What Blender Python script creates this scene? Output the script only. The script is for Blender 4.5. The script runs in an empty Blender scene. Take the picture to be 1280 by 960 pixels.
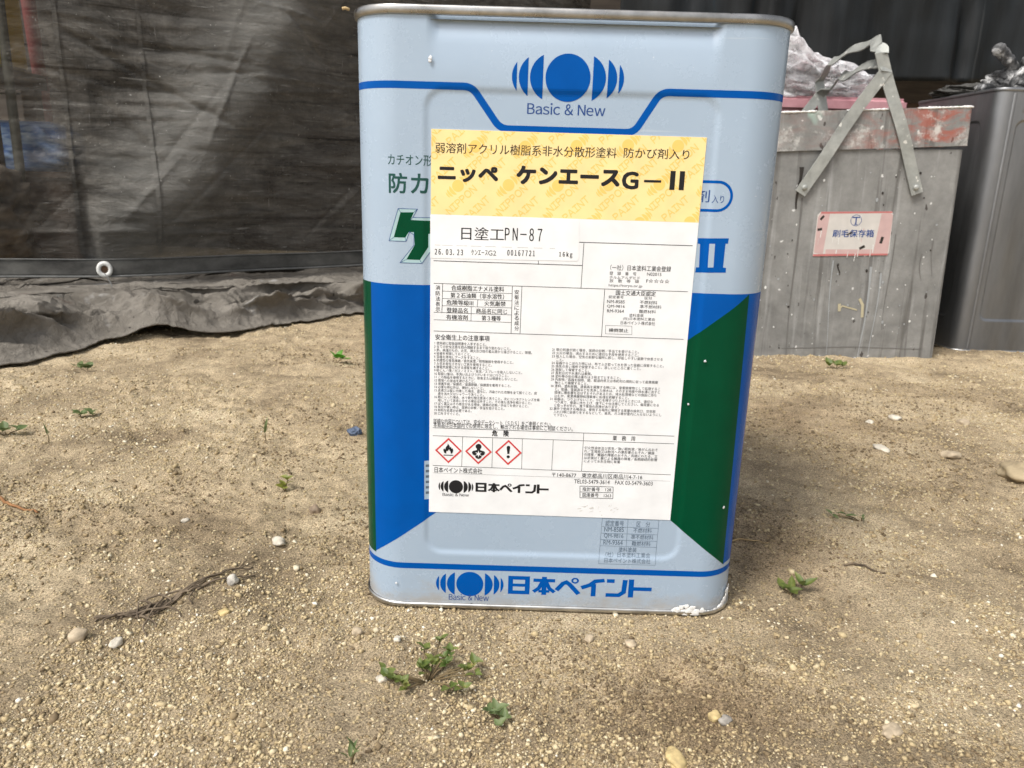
import bpy, bmesh, math, random
import numpy as np
from mathutils import Vector, Matrix, Euler, Quaternion

# ------------------------------------------------------------------ camera, sky, sun, exposure
scene = bpy.context.scene
COL = scene.collection
CAM = Vector((-0.02744, -0.54841, 0.26516))
PITCH, YAW, ROLL = math.radians(15.22), math.radians(0.037), math.radians(1.716)
fwd = Vector((-math.sin(YAW) * math.cos(PITCH), math.cos(YAW) * math.cos(PITCH), -math.sin(PITCH)))
right = Vector((math.cos(YAW), math.sin(YAW), 0))
upv = right.cross(fwd)
r2 = right * math.cos(ROLL) + upv * math.sin(ROLL)
u2 = -right * math.sin(ROLL) + upv * math.cos(ROLL)
cd = bpy.data.cameras.new("camera")
cd.sensor_width = 36.0
cd.lens = 954.72 / 1280 * 36
cd.clip_start, cd.clip_end = 0.02, 500
cd.dof.use_dof = True
cd.dof.focus_distance = 0.47
cd.dof.aperture_fstop = 26.0
cam = bpy.data.objects.new("camera", cd)
M = Matrix((r2, u2, -fwd)).transposed().to_4x4()
M.translation = CAM
cam.matrix_world = M
COL.objects.link(cam)
scene.camera = cam

SUN_DIR = Vector((-0.40, -0.42, 0.81)).normalized()
SUN_STRENGTH, SKY_STRENGTH, EXPOSURE = 1.75, 0.125, 0.66
world = bpy.data.worlds.new("World")
scene.world = world
world.use_nodes = True
wn, wl = world.node_tree.nodes, world.node_tree.links
bg = wn["Background"]
sky = wn.new("ShaderNodeTexSky")
sky.sky_type = 'NISHITA'
sky.sun_disc = False
sky.sun_elevation = math.asin(SUN_DIR.z)
sky.sun_rotation = math.atan2(SUN_DIR.x, SUN_DIR.y)
sky.air_density, sky.dust_density, sky.ozone_density = 1.0, 4.0, 1.0
hs = wn.new("ShaderNodeHueSaturation")
hs.inputs["Saturation"].default_value = 0.35
wl.new(sky.outputs[0], hs.inputs["Color"])
wl.new(hs.outputs[0], bg.inputs["Color"])
bg.inputs["Strength"].default_value = SKY_STRENGTH
sl = bpy.data.lights.new("sun", 'SUN')
sl.energy = SUN_STRENGTH
sl.angle = math.radians(16)
sl.color = (1.0, 0.965, 0.915)
sun = bpy.data.objects.new("sun", sl)
sun.rotation_mode = 'QUATERNION'
sun.rotation_quaternion = (-SUN_DIR).to_track_quat('-Z', 'Y')
sun.location = SUN_DIR * 5
COL.objects.link(sun)
vs = scene.view_settings
vs.view_transform = 'Standard'
vs.look = 'None'
vs.exposure = EXPOSURE
vs.gamma = 1.0
vs.use_curve_mapping = False

rng = np.random.default_rng(11)
random.seed(5)

# ------------------------------------------------------------------ helpers
def tag(o, label=None, cat=None, group=None, kind=None):
    if label: o["label"] = label
    if cat: o["category"] = cat
    if group: o["group"] = group
    if kind: o["kind"] = kind
    return o

def link(o, parent=None):
    COL.objects.link(o)
    if parent is not None: o.parent = parent
    return o

def empty(name, loc, rot=(0, 0, 0)):
    o = bpy.data.objects.new(name, None)
    o.empty_display_size = 0.05
    o.location = loc
    o.rotation_euler = rot
    return link(o)

def mesh_obj(name, verts, faces, mats, midx=None, parent=None, smooth=False):
    me = bpy.data.meshes.new(name)
    me.from_pydata([tuple(v) for v in verts], [], [tuple(f) for f in faces])
    for m in (mats if isinstance(mats, (list, tuple)) else [mats]): me.materials.append(m)
    if midx is not None: me.polygons.foreach_set("material_index", np.asarray(midx, dtype=np.int32))
    if smooth is not False:
        me.polygons.foreach_set("use_smooth", np.full(len(me.polygons), True) if smooth is True else np.asarray(smooth, dtype=bool))
    me.update()
    return link(bpy.data.objects.new(name, me), parent)

def bm_obj(name, bm, mat, parent=None, smooth=False):
    me = bpy.data.meshes.new(name)
    bm.normal_update()
    bm.to_mesh(me); bm.free()
    for m in (mat if isinstance(mat, (list, tuple)) else [mat]): me.materials.append(m)
    if smooth: me.polygons.foreach_set("use_smooth", np.full(len(me.polygons), True))
    return link(bpy.data.objects.new(name, me), parent)

def big_mesh(name, V, F, mats, tone=None, smooth=False, parent=None):
    """V (n,3) and F (m,k) arrays, all faces with the same corner count."""
    me = bpy.data.meshes.new(name)
    n, (m, k) = len(V), F.shape
    me.vertices.add(n); me.vertices.foreach_set("co", np.ascontiguousarray(V, dtype=np.float32).ravel())
    me.loops.add(m * k); me.loops.foreach_set("vertex_index", np.ascontiguousarray(F, dtype=np.int32).ravel())
    me.polygons.add(m); me.polygons.foreach_set("loop_start", np.arange(0, m * k, k, dtype=np.int32))
    for mt in (mats if isinstance(mats, (list, tuple)) else [mats]): me.materials.append(mt)
    if smooth: me.polygons.foreach_set("use_smooth", np.full(m, True))
    if tone is not None:
        a = me.attributes.new("tone", 'FLOAT', 'POINT')
        a.data.foreach_set("value", np.ascontiguousarray(tone, dtype=np.float32))
    me.update(calc_edges=True)
    me.validate()
    return link(bpy.data.objects.new(name, me), parent)

def hsh(ix, iy, seed):
    h = (ix.astype(np.int64) * 374761393 + iy.astype(np.int64) * 668265263 + seed * 974711) & 0x7fffffff
    h = ((h ^ (h >> 13)) * 1274126177) & 0x7fffffff
    return ((h ^ (h >> 16)) & 0xffff) / 65535.0

def vnoise(x, y, scale, seed=0):
    x = np.asarray(x, float) / scale; y = np.asarray(y, float) / scale
    ix, iy = np.floor(x), np.floor(y)
    fx, fy = x - ix, y - iy
    fx = fx * fx * fx * (fx * (fx * 6 - 15) + 10); fy = fy * fy * fy * (fy * (fy * 6 - 15) + 10)
    a, b = hsh(ix, iy, seed), hsh(ix + 1, iy, seed)
    c, d = hsh(ix, iy + 1, seed), hsh(ix + 1, iy + 1, seed)
    return (a * (1 - fx) + b * fx) * (1 - fy) + (c * (1 - fx) + d * fx) * fy - 0.5

def sstep(x, a, b):
    t = np.clip((np.asarray(x, float) - a) / (b - a), 0, 1)
    return t * t * (3 - 2 * t)

# ------------------------------------------------------------------ materials
def mat_base(name, color, rough=0.5, metal=0.0, spec=0.5):
    m = bpy.data.materials.new(name)
    m.use_nodes = True
    b = m.node_tree.nodes["Principled BSDF"]
    b.inputs["Base Color"].default_value = (*color, 1)
    b.inputs["Roughness"].default_value = rough
    b.inputs["Metallic"].default_value = metal
    b.inputs["Specular IOR Level"].default_value = spec
    return m, m.node_tree.nodes, m.node_tree.links, b

def coords(n, l, scale=(1, 1, 1), rot=(0, 0, 0)):
    tc = n.new("ShaderNodeTexCoord"); mp = n.new("ShaderNodeMapping")
    mp.inputs["Scale"].default_value = scale
    mp.inputs["Rotation"].default_value = rot
    l.new(tc.outputs["Object"], mp.inputs[0])
    return mp.outputs[0]

def noise(n, l, vec, scale, detail=4, rough=0.55, dist=0.0):
    t = n.new("ShaderNodeTexNoise")
    t.inputs["Scale"].default_value = scale
    t.inputs["Detail"].default_value = detail
    t.inputs["Roughness"].default_value = rough
    t.inputs["Distortion"].default_value = dist
    if vec is not None: l.new(vec, t.inputs["Vector"])
    return t.outputs["Fac"]

def ramp(n, l, fac, stops, interp='LINEAR'):
    r = n.new("ShaderNodeValToRGB")
    r.color_ramp.interpolation = interp
    e = r.color_ramp.elements
    while len(e) < len(stops): e.new(0.5)
    for k, (p, c) in enumerate(stops):
        e[k].position = p
        e[k].color = (*c, 1) if not isinstance(c, (int, float)) else (c, c, c, 1)
    l.new(fac, r.inputs[0])
    return r.outputs[0]

def mix(n, l, fac, a, b, mode='MIX'):
    m = n.new("ShaderNodeMix"); m.data_type = 'RGBA'; m.blend_type = mode
    for sock, v in ((m.inputs[0], fac), (m.inputs[6], a), (m.inputs[7], b)):
        if isinstance(v, (int, float)): sock.default_value = v
        elif isinstance(v, tuple): sock.default_value = (*v, 1)
        else: l.new(v, sock)
    return m.outputs[2]

def bump(n, l, b, height, strength, dist=0.001):
    bp = n.new("ShaderNodeBump")
    bp.inputs["Strength"].default_value = strength
    bp.inputs["Distance"].default_value = dist
    l.new(height, bp.inputs["Height"])
    l.new(bp.outputs[0], b.inputs["Normal"])

def ink(name, color, rough=0.32, spec=0.5):
    m, n, l, b = mat_base(name, color, rough, 0, spec)
    v = coords(n, l)
    f = noise(n, l, v, 60, 3)
    c = mix(n, l, ramp(n, l, f, [(0.3, 0.0), (0.8, 1.0)]), tuple(x * 0.92 for x in color), tuple(min(1, x * 1.06) for x in color))
    l.new(c, b.inputs["Base Color"])
    return m

def make_tin():
    m, n, l, b = mat_base("pale_blue_tin", (0.42, 0.52, 0.63), 0.24, 0.0, 0.8)
    v = coords(n, l)
    f = noise(n, l, v, 9, 5)
    c = mix(n, l, ramp(n, l, f, [(0.3, 0.0), (0.75, 1.0)]), (0.328, 0.418, 0.520), (0.362, 0.453, 0.556))
    s = noise(n, l, coords(n, l, (1, 1, 3)), 240, 2)
    c = mix(n, l, ramp(n, l, s, [(0.77, 0.0), (0.80, 1.0)]), c, (0.62, 0.66, 0.70))
    l.new(c, b.inputs["Base Color"])
    rr = ramp(n, l, noise(n, l, v, 35, 6, 0.7), [(0.3, 0.19), (0.75, 0.36)])
    l.new(rr, b.inputs["Roughness"])
    sx = n.new("ShaderNodeSeparateXYZ"); l.new(v, sx.inputs[0])
    dz = n.new("ShaderNodeMath"); dz.operation = 'MULTIPLY_ADD'; l.new(noise(n, l, coords(n, l, (1, 1, 2)), 38, 6, 0.7), dz.inputs[0]); dz.inputs[1].default_value = 0.05; l.new(sx.outputs[2], dz.inputs[2])
    c = mix(n, l, ramp(n, l, dz.outputs[0], [(0.024, 0.55), (0.040, 0.0)]), c, (0.34, 0.27, 0.18))
    sc_ = noise(n, l, coords(n, l, (2, 2, 70), (0, 0.6, 0)), 4, 3, 0.6, 0.4)
    c = mix(n, l, ramp(n, l, sc_, [(0.70, 0.0), (0.73, 0.35)]), c, (0.55, 0.60, 0.64))
    l.new(c, b.inputs["Base Color"])
    bump(n, l, b, noise(n, l, v, 12, 3), 0.22, 0.003)
    return m

TIN = make_tin()
BLUE = ink("blue_ink", (0.0, 0.080, 0.350), 0.2, 0.1)
GREEN = ink("green_ink", (0.0, 0.056, 0.023), 0.22, 0.12)
DKGREEN = ink("dark_green_lettering", (0.004, 0.065, 0.055), 0.3)
NAVY = ink("navy_lettering", (0.010, 0.055, 0.22), 0.3)
GREY_INK = ink("grey_lettering", (0.09, 0.13, 0.18), 0.35)
PALEBEV = ink("pale_bevel_ink", (0.36, 0.52, 0.54), 0.3)
PAPER = ink("label_paper", (0.80, 0.81, 0.815), 0.5, 0.35)
PAPER2 = ink("sticker_paper", (0.83, 0.84, 0.845), 0.42, 0.4)
for m_ in (PAPER, PAPER2):
    n_, l_ = m_.node_tree.nodes, m_.node_tree.links
    bump(n_, l_, n_["Principled BSDF"], noise(n_, l_, coords(n_, l_), 45, 4, 0.55, 0.5), 0.16, 0.002)
BLACK = ink("black_print", (0.012, 0.012, 0.014), 0.5, 0.3)
SOFTBLACK = ink("grey_black_print", (0.045, 0.045, 0.048), 0.5, 0.3)
YELLOW = ink("pale_yellow_print", (0.92, 0.71, 0.33), 0.5, 0.35)
AMBER = ink("amber_watermark", (0.88, 0.59, 0.16), 0.5, 0.35)
RED = ink("red_print", (0.62, 0.05, 0.05), 0.5, 0.3)

def make_metal(name, lo, hi, r0, r1, scale=30, stretch=(1, 1, 1), metal=1.0, specks=None):
    m, n, l, b = mat_base(name, lo, r0, metal, 0.5)
    v = coords(n, l, stretch)
    f = noise(n, l, v, scale, 6, 0.65)
    c = ramp(n, l, f, [(0.3, lo), (0.72, hi)])
    if specks:
        s = noise(n, l, coords(n, l), specks[0], 3, 0.6)
        c = mix(n, l, ramp(n, l, s, [(specks[1], 0.0), (specks[1] + 0.02, 1.0)]), c, specks[2])
    l.new(c, b.inputs["Base Color"])
    l.new(ramp(n, l, noise(n, l, v, scale * 1.7, 5), [(0.3, r0), (0.7, r1)]), b.inputs["Roughness"])
    bump(n, l, b, f, 0.08, 0.001)
    return m

RIM = make_metal("tin_seam", (0.25, 0.24, 0.22), (0.54, 0.525, 0.50), 0.22, 0.42, 40, (1, 1, 1), 1.0, (55, 0.70, (0.035, 0.03, 0.025)))
SEAM = make_metal("tin_bottom_seam", (0.40, 0.40, 0.39), (0.70, 0.69, 0.66), 0.25, 0.45, 50, (1, 1, 1), 1.0, (70, 0.66, (0.06, 0.055, 0.05)))
STEEL = make_metal("dull_steel", (0.17, 0.175, 0.18), (0.30, 0.305, 0.31), 0.34, 0.55, 5, (3, 3, 0.6), 0.9)
STRAP = make_metal("galvanised_strap", (0.26, 0.27, 0.25), (0.46, 0.47, 0.44), 0.42, 0.62, 45, (1, 1, 1), 0.35, (60, 0.66, (0.70, 0.69, 0.64)))

# ------------------------------------------------------------------ ground shape
def ground_h(x, y):
    x = np.asarray(x, float); y = np.asarray(y, float)
    h = 0.006 * vnoise(x, y, 0.16, 1) + 0.0065 * vnoise(x * 0.8 + y * 0.5, y * 1.5, 0.055, 2) + 0.0034 * vnoise(x, y, 0.022, 3)
    rough = sstep(vnoise(x, y, 0.12, 9), -0.15, 0.2)
    h = h + (0.0034 * vnoise(x, y, 0.010, 4) + 0.0022 * vnoise(x, y, 0.0055, 5)) * (0.45 + 0.75 * rough)
    # little diagonal ridges scraped over the sand on the left
    t = (y - 0.42 * x)
    h = h + 0.0045 * np.abs(vnoise(t, x * 0.25 + y * 0.1, 0.03, 7)) * sstep(-x, 0.05, 0.2)
    far = sstep(np.hypot(x, y), 3.0, 6.0)
    h = h * (1 - far)
    m = sstep(np.maximum(np.abs(x), np.abs(y)), 0.115, 0.17)
    h = h * (0.12 + 0.88 * m) - 0.0012 * (1 - m)
    q = np.maximum(np.abs(x), np.abs(y))
    h = h + 0.0022 * np.exp(-((q - 0.126) / 0.007) ** 2) * (0.5 + 1.1 * vnoise(x, y, 0.02, 8))
    h = h + 0.012 * np.exp(-((x - 0.80) / 0.12) ** 2 - ((y - 0.66) / 0.05) ** 2)
    return h
def gh(x, y): return float(ground_h(np.array([x]), np.array([y]))[0])

# ------------------------------------------------------------------ text and print shapes (flat, in millimetres)
_tc = {}
def text_mesh(s, bold=0.0):
    key = (s, bold)
    if key in _tc: return _tc[key]
    cu = bpy.data.curves.new("t", 'FONT')
    cu.body = s; cu.size = 1.0; cu.resolution_u = 3; cu.offset = bold
    o = bpy.data.objects.new("t", cu)
    COL.objects.link(o)
    dg = bpy.context.evaluated_depsgraph_get()
    dg.update()
    ev = o.evaluated_get(dg)
    me = ev.to_mesh()
    V = np.array([(v.co.x, v.co.y) for v in me.vertices]).reshape(-1, 2)
    F = [tuple(p.vertices) for p in me.polygons]
    ev.to_mesh_clear()
    bpy.data.objects.remove(o); bpy.data.curves.remove(cu)
    _tc[key] = (V, F)
    return V, F

def wide(s):
    return "".join(chr(ord(c) + 0xFEE0) if 33 <= ord(c) <= 126 else ("\u3000" if c == " " else c) for c in s)

def latin(s, gap=0.085):
    """proportionally spaced line of sans-serif capitals and small letters"""
    VV, FF, x = [], [], 0.0
    for c in s:
        if c == " ": x += 0.30; continue
        V, F = text_mesh(wide(c))
        i0 = len(VV)
        VV += [(p[0] - V[:, 0].min() + x, p[1]) for p in V]; FF += [tuple(i0 + i for i in f) for f in F]
        x += V[:, 0].max() - V[:, 0].min() + gap
    return np.array(VV), FF

def t_fit(s, u0, u1, z0, z1, bold=0.0):
    """list of shapes filling the box; heavier type is several copies laid side by side"""
    if s in ("Basic & New", "G"): V, F = latin(s)
    elif s in ("PN-87", "26.03.23", "00167721", "16kg"): V, F = text_mesh(wide(s))
    else: V, F = text_mesh(s)
    a, b = V.min(0), V.max(0)
    e = bold * (z1 - z0)
    W = (V - a) / (b - a) * np.array([u1 - u0 - 2 * e, z1 - z0 - 2 * e]) + np.array([u0 + e, z0 + e])
    if bold < 0.003: return [(W, F)]
    if bold < 0.035 and all(ord(c) < 127 for c in s) or bold < 0.015: return [(W + np.array([dx, 0.0]), F) for dx in (-e, e)]
    return [(W + e * np.array([math.cos(k * math.pi / 4), math.sin(k * math.pi / 4)]) * (1.0 if k % 2 == 0 else 1.2), F) for k in range(8)] + [(W, F)]

def t_line(s, u, z, em, xs=1.0, rot=0.0, roman=False):
    V, F = latin(s) if roman else text_mesh(s)
    P = V * np.array([em * xs, em])
    if rot:
        c, q = math.cos(rot), math.sin(rot)
        P = np.c_[P[:, 0] * c - P[:, 1] * q, P[:, 0] * q + P[:, 1] * c]
    return P + np.array([u, z]), F

def poly(pts): return np.array(pts, float), [tuple(range(len(pts)))]
def rect(u0, z0, u1, z1): return poly([(u0, z0), (u1, z0), (u1, z1), (u0, z1)])

def stroke(pts, w, closed=False, fillet=0.0):
    P = [np.array(p, float) for p in pts]
    if fillet > 0:
        Q = [P[0]]
        for i in range(1, len(P) - 1):
            a, b, c = P[i - 1], P[i], P[i + 1]
            d1, d2 = (a - b) / np.linalg.norm(a - b), (c - b) / np.linalg.norm(c - b)
            for k in range(7):
                t = k / 6
                Q.append((b + d1 * fillet) * (1 - t) ** 2 + b * 2 * t * (1 - t) + (b + d2 * fillet) * t * t)
        Q.append(P[-1]); P = Q
    n = len(P); L = []; R = []
    for i in range(n):
        pa = P[i - 1] if (i > 0 or closed) else None
        pb = P[(i + 1) % n] if (i < n - 1 or closed) else None
        ds = []
        if pa is not None: ds.append((P[i] - pa) / max(1e-9, np.linalg.norm(P[i] - pa)))
        if pb is not None: ds.append((pb - P[i]) / max(1e-9, np.linalg.norm(pb - P[i])))
        ns = [np.array([-d[1], d[0]]) for d in ds]
        nn = sum(ns); nn = nn / max(1e-9, np.linalg.norm(nn))
        k = 1 / max(0.45, float(nn @ ns[0]))
        L.append(P[i] + nn * w / 2 * k); R.append(P[i] - nn * w / 2 * k)
    V = np.array(L + R)
    F = [(n + i, n + (i + 1) % n, (i + 1) % n, i) for i in range(n if closed else n - 1)]
    return V, F

def disc(cx, cz, r, n=48, rx=None):
    rx = rx or r
    return poly([(cx + rx * math.cos(2 * math.pi * k / n), cz + r * math.sin(2 * math.pi * k / n)) for k in range(n)])

def ring(cx, cz, r, w, n=32):
    return stroke([(cx + r * math.cos(2 * math.pi * k / n), cz + r * math.sin(2 * math.pi * k / n)) for k in range(n)], w, True)

def emblem(cx, cz, s):
    out = [disc(cx, cz, 11.85 * s)]
    for ch, h, bl in ((13.1, 10.9, 6.9), (21.0, 9.5, 4.9), (26.9, 7.1, 2.6)):
        rad = (h * h + bl * bl) / (2 * bl)
        a = math.asin(min(1, h / rad))
        for sg in (1, -1):
            pts = [(cx + sg * s * (ch + bl - rad + rad * math.cos(-a + 2 * a * k / 16)), cz + s * rad * math.sin(-a + 2 * a * k / 16)) for k in range(17)]
            out.append(poly(pts if sg > 0 else pts[::-1]))
    return out

def maker_name(u0, z0, w, h):
    """the six heavy characters of the maker's name, drawn as strokes in 0..6 x 0..1"""
    b = 0.2
    S = [([(.10, 0), (.10, 1)], b), ([(.80, 0), (.80, 1)], b), ([(.2, .9), (.7, .9)], b), ([(.2, .5), (.7, .5)], .16), ([(.2, .1), (.7, .1)], b),
         ([(1.05, .80), (1.95, .80)], .18), ([(1.5, 0), (1.5, 1)], b), ([(1.42, .72), (1.28, .36), (1.06, .16)], .17), ([(1.58, .72), (1.72, .36), (1.94, .16)], .17), ([(1.27, .2), (1.73, .2)], .14),
         ([(2.02, .28), (2.28, .66), (2.42, .74), (2.56, .62), (2.95, .10)], .2),
         ([(3.05, .46), (3.40, .62), (3.62, .84), (4.0, .90)], .2), ([(3.56, 0), (3.56, .68)], b),
         ([(4.10, .88), (4.42, .88)], .2), ([(4.08, .1), (4.62, .1), (4.82, .28), (4.86, .96)], .2),
         ([(5.12, 0), (5.12, 1)], .22), ([(5.23, .48), (5.98, .48)], .2)]
    out = []
    for pts, wd in S:
        V, F = stroke(pts, wd)
        out.append((V, F))
    out.append(ring(2.78, .84, .12, .08, 20))
    return [(V * np.array([w / 6, h]) + np.array([u0, z0]), F) for V, F in out]

def clip2d(V, F, us=(), zs=(), keep=None):
    """cut a flat shape along lines u = const and z = const; keep = (u0, z0, u1, z1) drops what is outside"""
    bm = bmesh.new()
    vv = [bm.verts.new((p[0], p[1], 0)) for p in V]
    for f in F:
        try: bm.faces.new([vv[i] for i in f])
        except ValueError: pass
    lo, hi = np.min(V, 0), np.max(V, 0)
    def cut(co, no, **k):
        bmesh.ops.bisect_plane(bm, geom=bm.verts[:] + bm.edges[:] + bm.faces[:], dist=1e-5, plane_co=co, plane_no=no, **k)
    if keep:
        cut((keep[0], 0, 0), (-1, 0, 0), clear_outer=True); cut((keep[2], 0, 0), (1, 0, 0), clear_outer=True)
        cut((0, keep[1], 0), (0, -1, 0), clear_outer=True); cut((0, keep[3], 0), (0, 1, 0), clear_outer=True)
    for u in us:
        if lo[0] < u < hi[0]: cut((u, 0, 0), (1, 0, 0))
    for z in zs:
        if lo[1] < z < hi[1]: cut((0, z, 0), (0, 1, 0))
    bm.verts.index_update()
    V2 = np.array([(v.co.x, v.co.y) for v in bm.verts]).reshape(-1, 2)
    F2 = []
    for f in bm.faces:
        ix = [v.index for v in f.verts]
        a = sum(V2[ix[i - 1]][0] * V2[ix[i]][1] - V2[ix[i]][0] * V2[ix[i - 1]][1] for i in range(len(ix)))
        F2.append(tuple(ix) if a > 0 else tuple(ix[::-1]))
    bm.free()
    return V2, F2

# ------------------------------------------------------------------ a square tin: perimeter mapping
class Tin:
    def __init__(s, W, H, R, panel, depth, top_tilt=True):
        s.W, s.H, s.R, s.panel, s.depth, s.top_tilt = W, H, R, panel, depth, top_tilt
        s.L = W / 2 - R; s.A = R * math.pi / 2; s.q = 2 * s.L + s.A
    def emboss(s, u, z):          # u, z in metres on one side; how far the sheet is pressed in
        hu, z0, z1, rc = s.panel
        cz, hz = (z0 + z1) / 2, (z1 - z0) / 2
        dx, dz = abs(u) - (hu - rc), abs(z - cz) - (hz - rc)
        sd = math.hypot(max(dx, 0), max(dz, 0)) + min(max(dx, dz), 0) - rc
        d = s.depth * float(sstep(-sd, -0.002, 0.002))
        if s.top_tilt:
            k = float(sstep(-abs(u), -0.078, -0.071))
            d += k * 0.0042 * max(0.0, min(1.0, (z - (s.H - 0.0165)) / 0.0145))
        return d
    def at(s, u, z, off=0.0):
        k = math.floor((u + s.q / 2) / s.q)
        lu = u - k * s.q
        a, sg = abs(lu), (1 if lu >= 0 else -1)
        if a <= s.L: x, y, nx, ny = lu, -s.W / 2, 0.0, -1.0
        else:
            t = (a - s.L) / s.R
            nx, ny = sg * math.sin(t), -math.cos(t)
            x, y = sg * s.L + s.R * nx, -s.L + s.R * ny
        e = s.emboss(lu, z) if a <= s.L else 0.0
        x += nx * (off - e); y += ny * (off - e)
        c, q = ((1, 0), (0, 1), (-1, 0), (0, -1))[k % 4]
        return (x * c - y * q, x * q + y * c, z)
    def lines(s):
        hu, z0, z1, rc = s.panel
        f = []
        for k in range(13): f.append(s.L + s.A / 2 * k / 12)
        for d in np.arange(-0.0115, 0.0031, 0.001): f.append(hu + d)
        f += [0.071, 0.0745, 0.078, 0.03, 0.06]
        f = sorted(set(round(v, 6) for v in f if v <= s.q / 2 + 1e-9))
        us = sorted(set([-v for v in f] + [0.0] + f))
        zz = [0.0015, 0.008, 0.02, s.H - 0.0165, s.H - 0.012, s.H - 0.007, s.H - 0.002, s.H * .3, s.H * .5, s.H * .7]
        for d in np.arange(-0.003, 0.0116, 0.001): zz += [z0 + d, z1 - d]
        return us, sorted(set(round(v, 6) for v in zz if 0 < v < s.H))
    def shell(s):
        us, zs = s.lines()
        U = []
        for k in range(4): U += [u + k * s.q for u in us[:-1]]
        n = len(U)
        V = [s.at(u, z) for z in zs for u in U]
        F = [(j * n + i, j * n + (i + 1) % n, (j + 1) * n + (i + 1) % n, (j + 1) * n + i) for j in range(len(zs) - 1) for i in range(n)]
        return V, F
    def loop(s, profile, closed=True):
        """sweep (offset, z) profile round the perimeter"""
        U = []
        for k in range(4):
            for v in [-s.L] + [0.0] + [s.L] + [s.L + s.A * i / 14 for i in range(1, 14)]: U.append(v + k * s.q)
        n = len(U); m = len(profile)
        sv = s.depth, s.top_tilt
        s.depth, s.top_tilt = 0.0, False
        V = [s.at(u, z, o) for (o, z) in profile for u in U]
        s.depth, s.top_tilt = sv
        F = [(j % m * n + i, j % m * n + (i + 1) % n, (j + 1) % m * n + (i + 1) % n, (j + 1) % m * n + i) for j in range(m if closed else m - 1) for i in range(n)]
        return V, F
    def plate(s, z, off=-0.0005):
        n = 4 * 16
        U = []
        for k in range(4):
            for v in [-s.L] + [0.0] + [s.L] + [s.L + s.A * i / 14 for i in range(1, 14)]: U.append(v + k * s.q)
        sv = s.depth, s.top_tilt
        s.depth, s.top_tilt = 0.0, False
        V = [s.at(u, z, off) for u in U]
        s.depth, s.top_tilt = sv
        return V, [tuple(range(len(V)))]

# ------------------------------------------------------------------ setting: ground, shed, sheets
def make_sand():
    m, n, l, b = mat_base("gritty_sand", (0.3, 0.22, 0.14), 0.92, 0, 0.25)
    v = coords(n, l)
    big = noise(n, l, v, 6.5, 7, 0.66, 0.4)
    c = ramp(n, l, big, [(0.33, (0.215, 0.163, 0.101)), (0.50, (0.425, 0.334, 0.212)), (0.68, (0.55, 0.448, 0.296))])
    mid = noise(n, l, v, 60, 6, 0.7)
    c = mix(n, l, 0.75, c, ramp(n, l, mid, [(0.3, 0.32), (0.7, 0.68)]), 'OVERLAY')
    fine = noise(n, l, v, 900, 3, 0.7)
    c = mix(n, l, 0.8, c, ramp(n, l, fine, [(0.34, 0.10), (0.66, 0.90)]), 'OVERLAY')
    # damp brown patches
    for (px, py, r, s) in ((0.075, -0.205, 0.05, 0.75), (0.17, -0.02, 0.07, 0.6), (0.30, 0.30, 0.10, 0.55), (-0.30, 0.02, 0.08, 0.3), (-0.15, 0.62, 0.16, 0.6)):
        vm = n.new("ShaderNodeVectorMath"); vm.operation = 'DISTANCE'
        vm.inputs[1].default_value = (px, py, 0)
        tc = n.new("ShaderNodeTexCoord"); l.new(tc.outputs["Object"], vm.inputs[0])
        ad = n.new("ShaderNodeMath"); ad.operation = 'MULTIPLY_ADD'
        nn = noise(n, l, v, 22, 5, 0.65)
        l.new(nn, ad.inputs[0]); ad.inputs[1].default_value = r * 1.6; l.new(vm.outputs["Value"], ad.inputs[2])
        f = ramp(n, l, ad.outputs[0], [(max(0.0, r * 0.9), s * 0.85), (min(1.0, r * 2.2), 0.0)])
        c = mix(n, l, f, c, mix(n, l, 1.0, c, (0.56, 0.47, 0.40), 'MULTIPLY'))
    l.new(c, b.inputs["Base Color"])
    bump(n, l, b, noise(n, l, v, 520, 6, 0.8), 1.0, 0.0022)
    return m
SAND = make_sand()
xs = np.unique(np.r_[-30, -20, -12, -8, -5, -3.5, -2.6, -2.0, np.arange(-1.6, -0.75, 0.012), np.arange(-0.75, 0.75, 0.0028), np.arange(0.75, 1.6, 0.012), 2.0, 2.6, 3.5, 5, 8, 12, 20, 30])
ys = [-0.50]
while ys[-1] < 1.5: ys.append(ys[-1] + 0.0019 * max(0.8, (ys[-1] + 0.55) / 0.45))
ys = np.r_[-30, -15, -8, -4, -2, -1.2, -0.9, -0.7, -0.6, -0.55, ys, 1.6, 1.8, 2.2, 3, 5, 8, 15, 30]
GX, GY = np.meshgrid(xs, ys)
GZ = ground_h(GX, GY)
nx_, ny_ = len(xs), len(ys)
ii = (np.arange(ny_ - 1)[:, None] * nx_ + np.arange(nx_ - 1)[None]).ravel()
g = big_mesh("ground", np.c_[GX.ravel(), GY.ravel(), GZ.ravel()], np.c_[ii, ii + 1, ii + nx_ + 1, ii + nx_], SAND, smooth=True)
tag(g, kind="structure")

def make_boards():
    m, n, l, b = mat_base("weathered_boards", (0.07, 0.055, 0.045), 0.85)
    v = coords(n, l, (1, 1, 9))
    c = ramp(n, l, noise(n, l, v, 4, 6, 0.65), [(0.3, (0.030, 0.024, 0.019)), (0.7, (0.10, 0.080, 0.062))])
    l.new(c, b.inputs["Base Color"])
    return m
BOARDS = make_boards()
DARKWOOD = make_metal("dark_brown_wood", (0.035, 0.017, 0.007), (0.085, 0.042, 0.016), 0.6, 0.8, 6, (0.6, 8, 8), 0.0)

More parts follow.
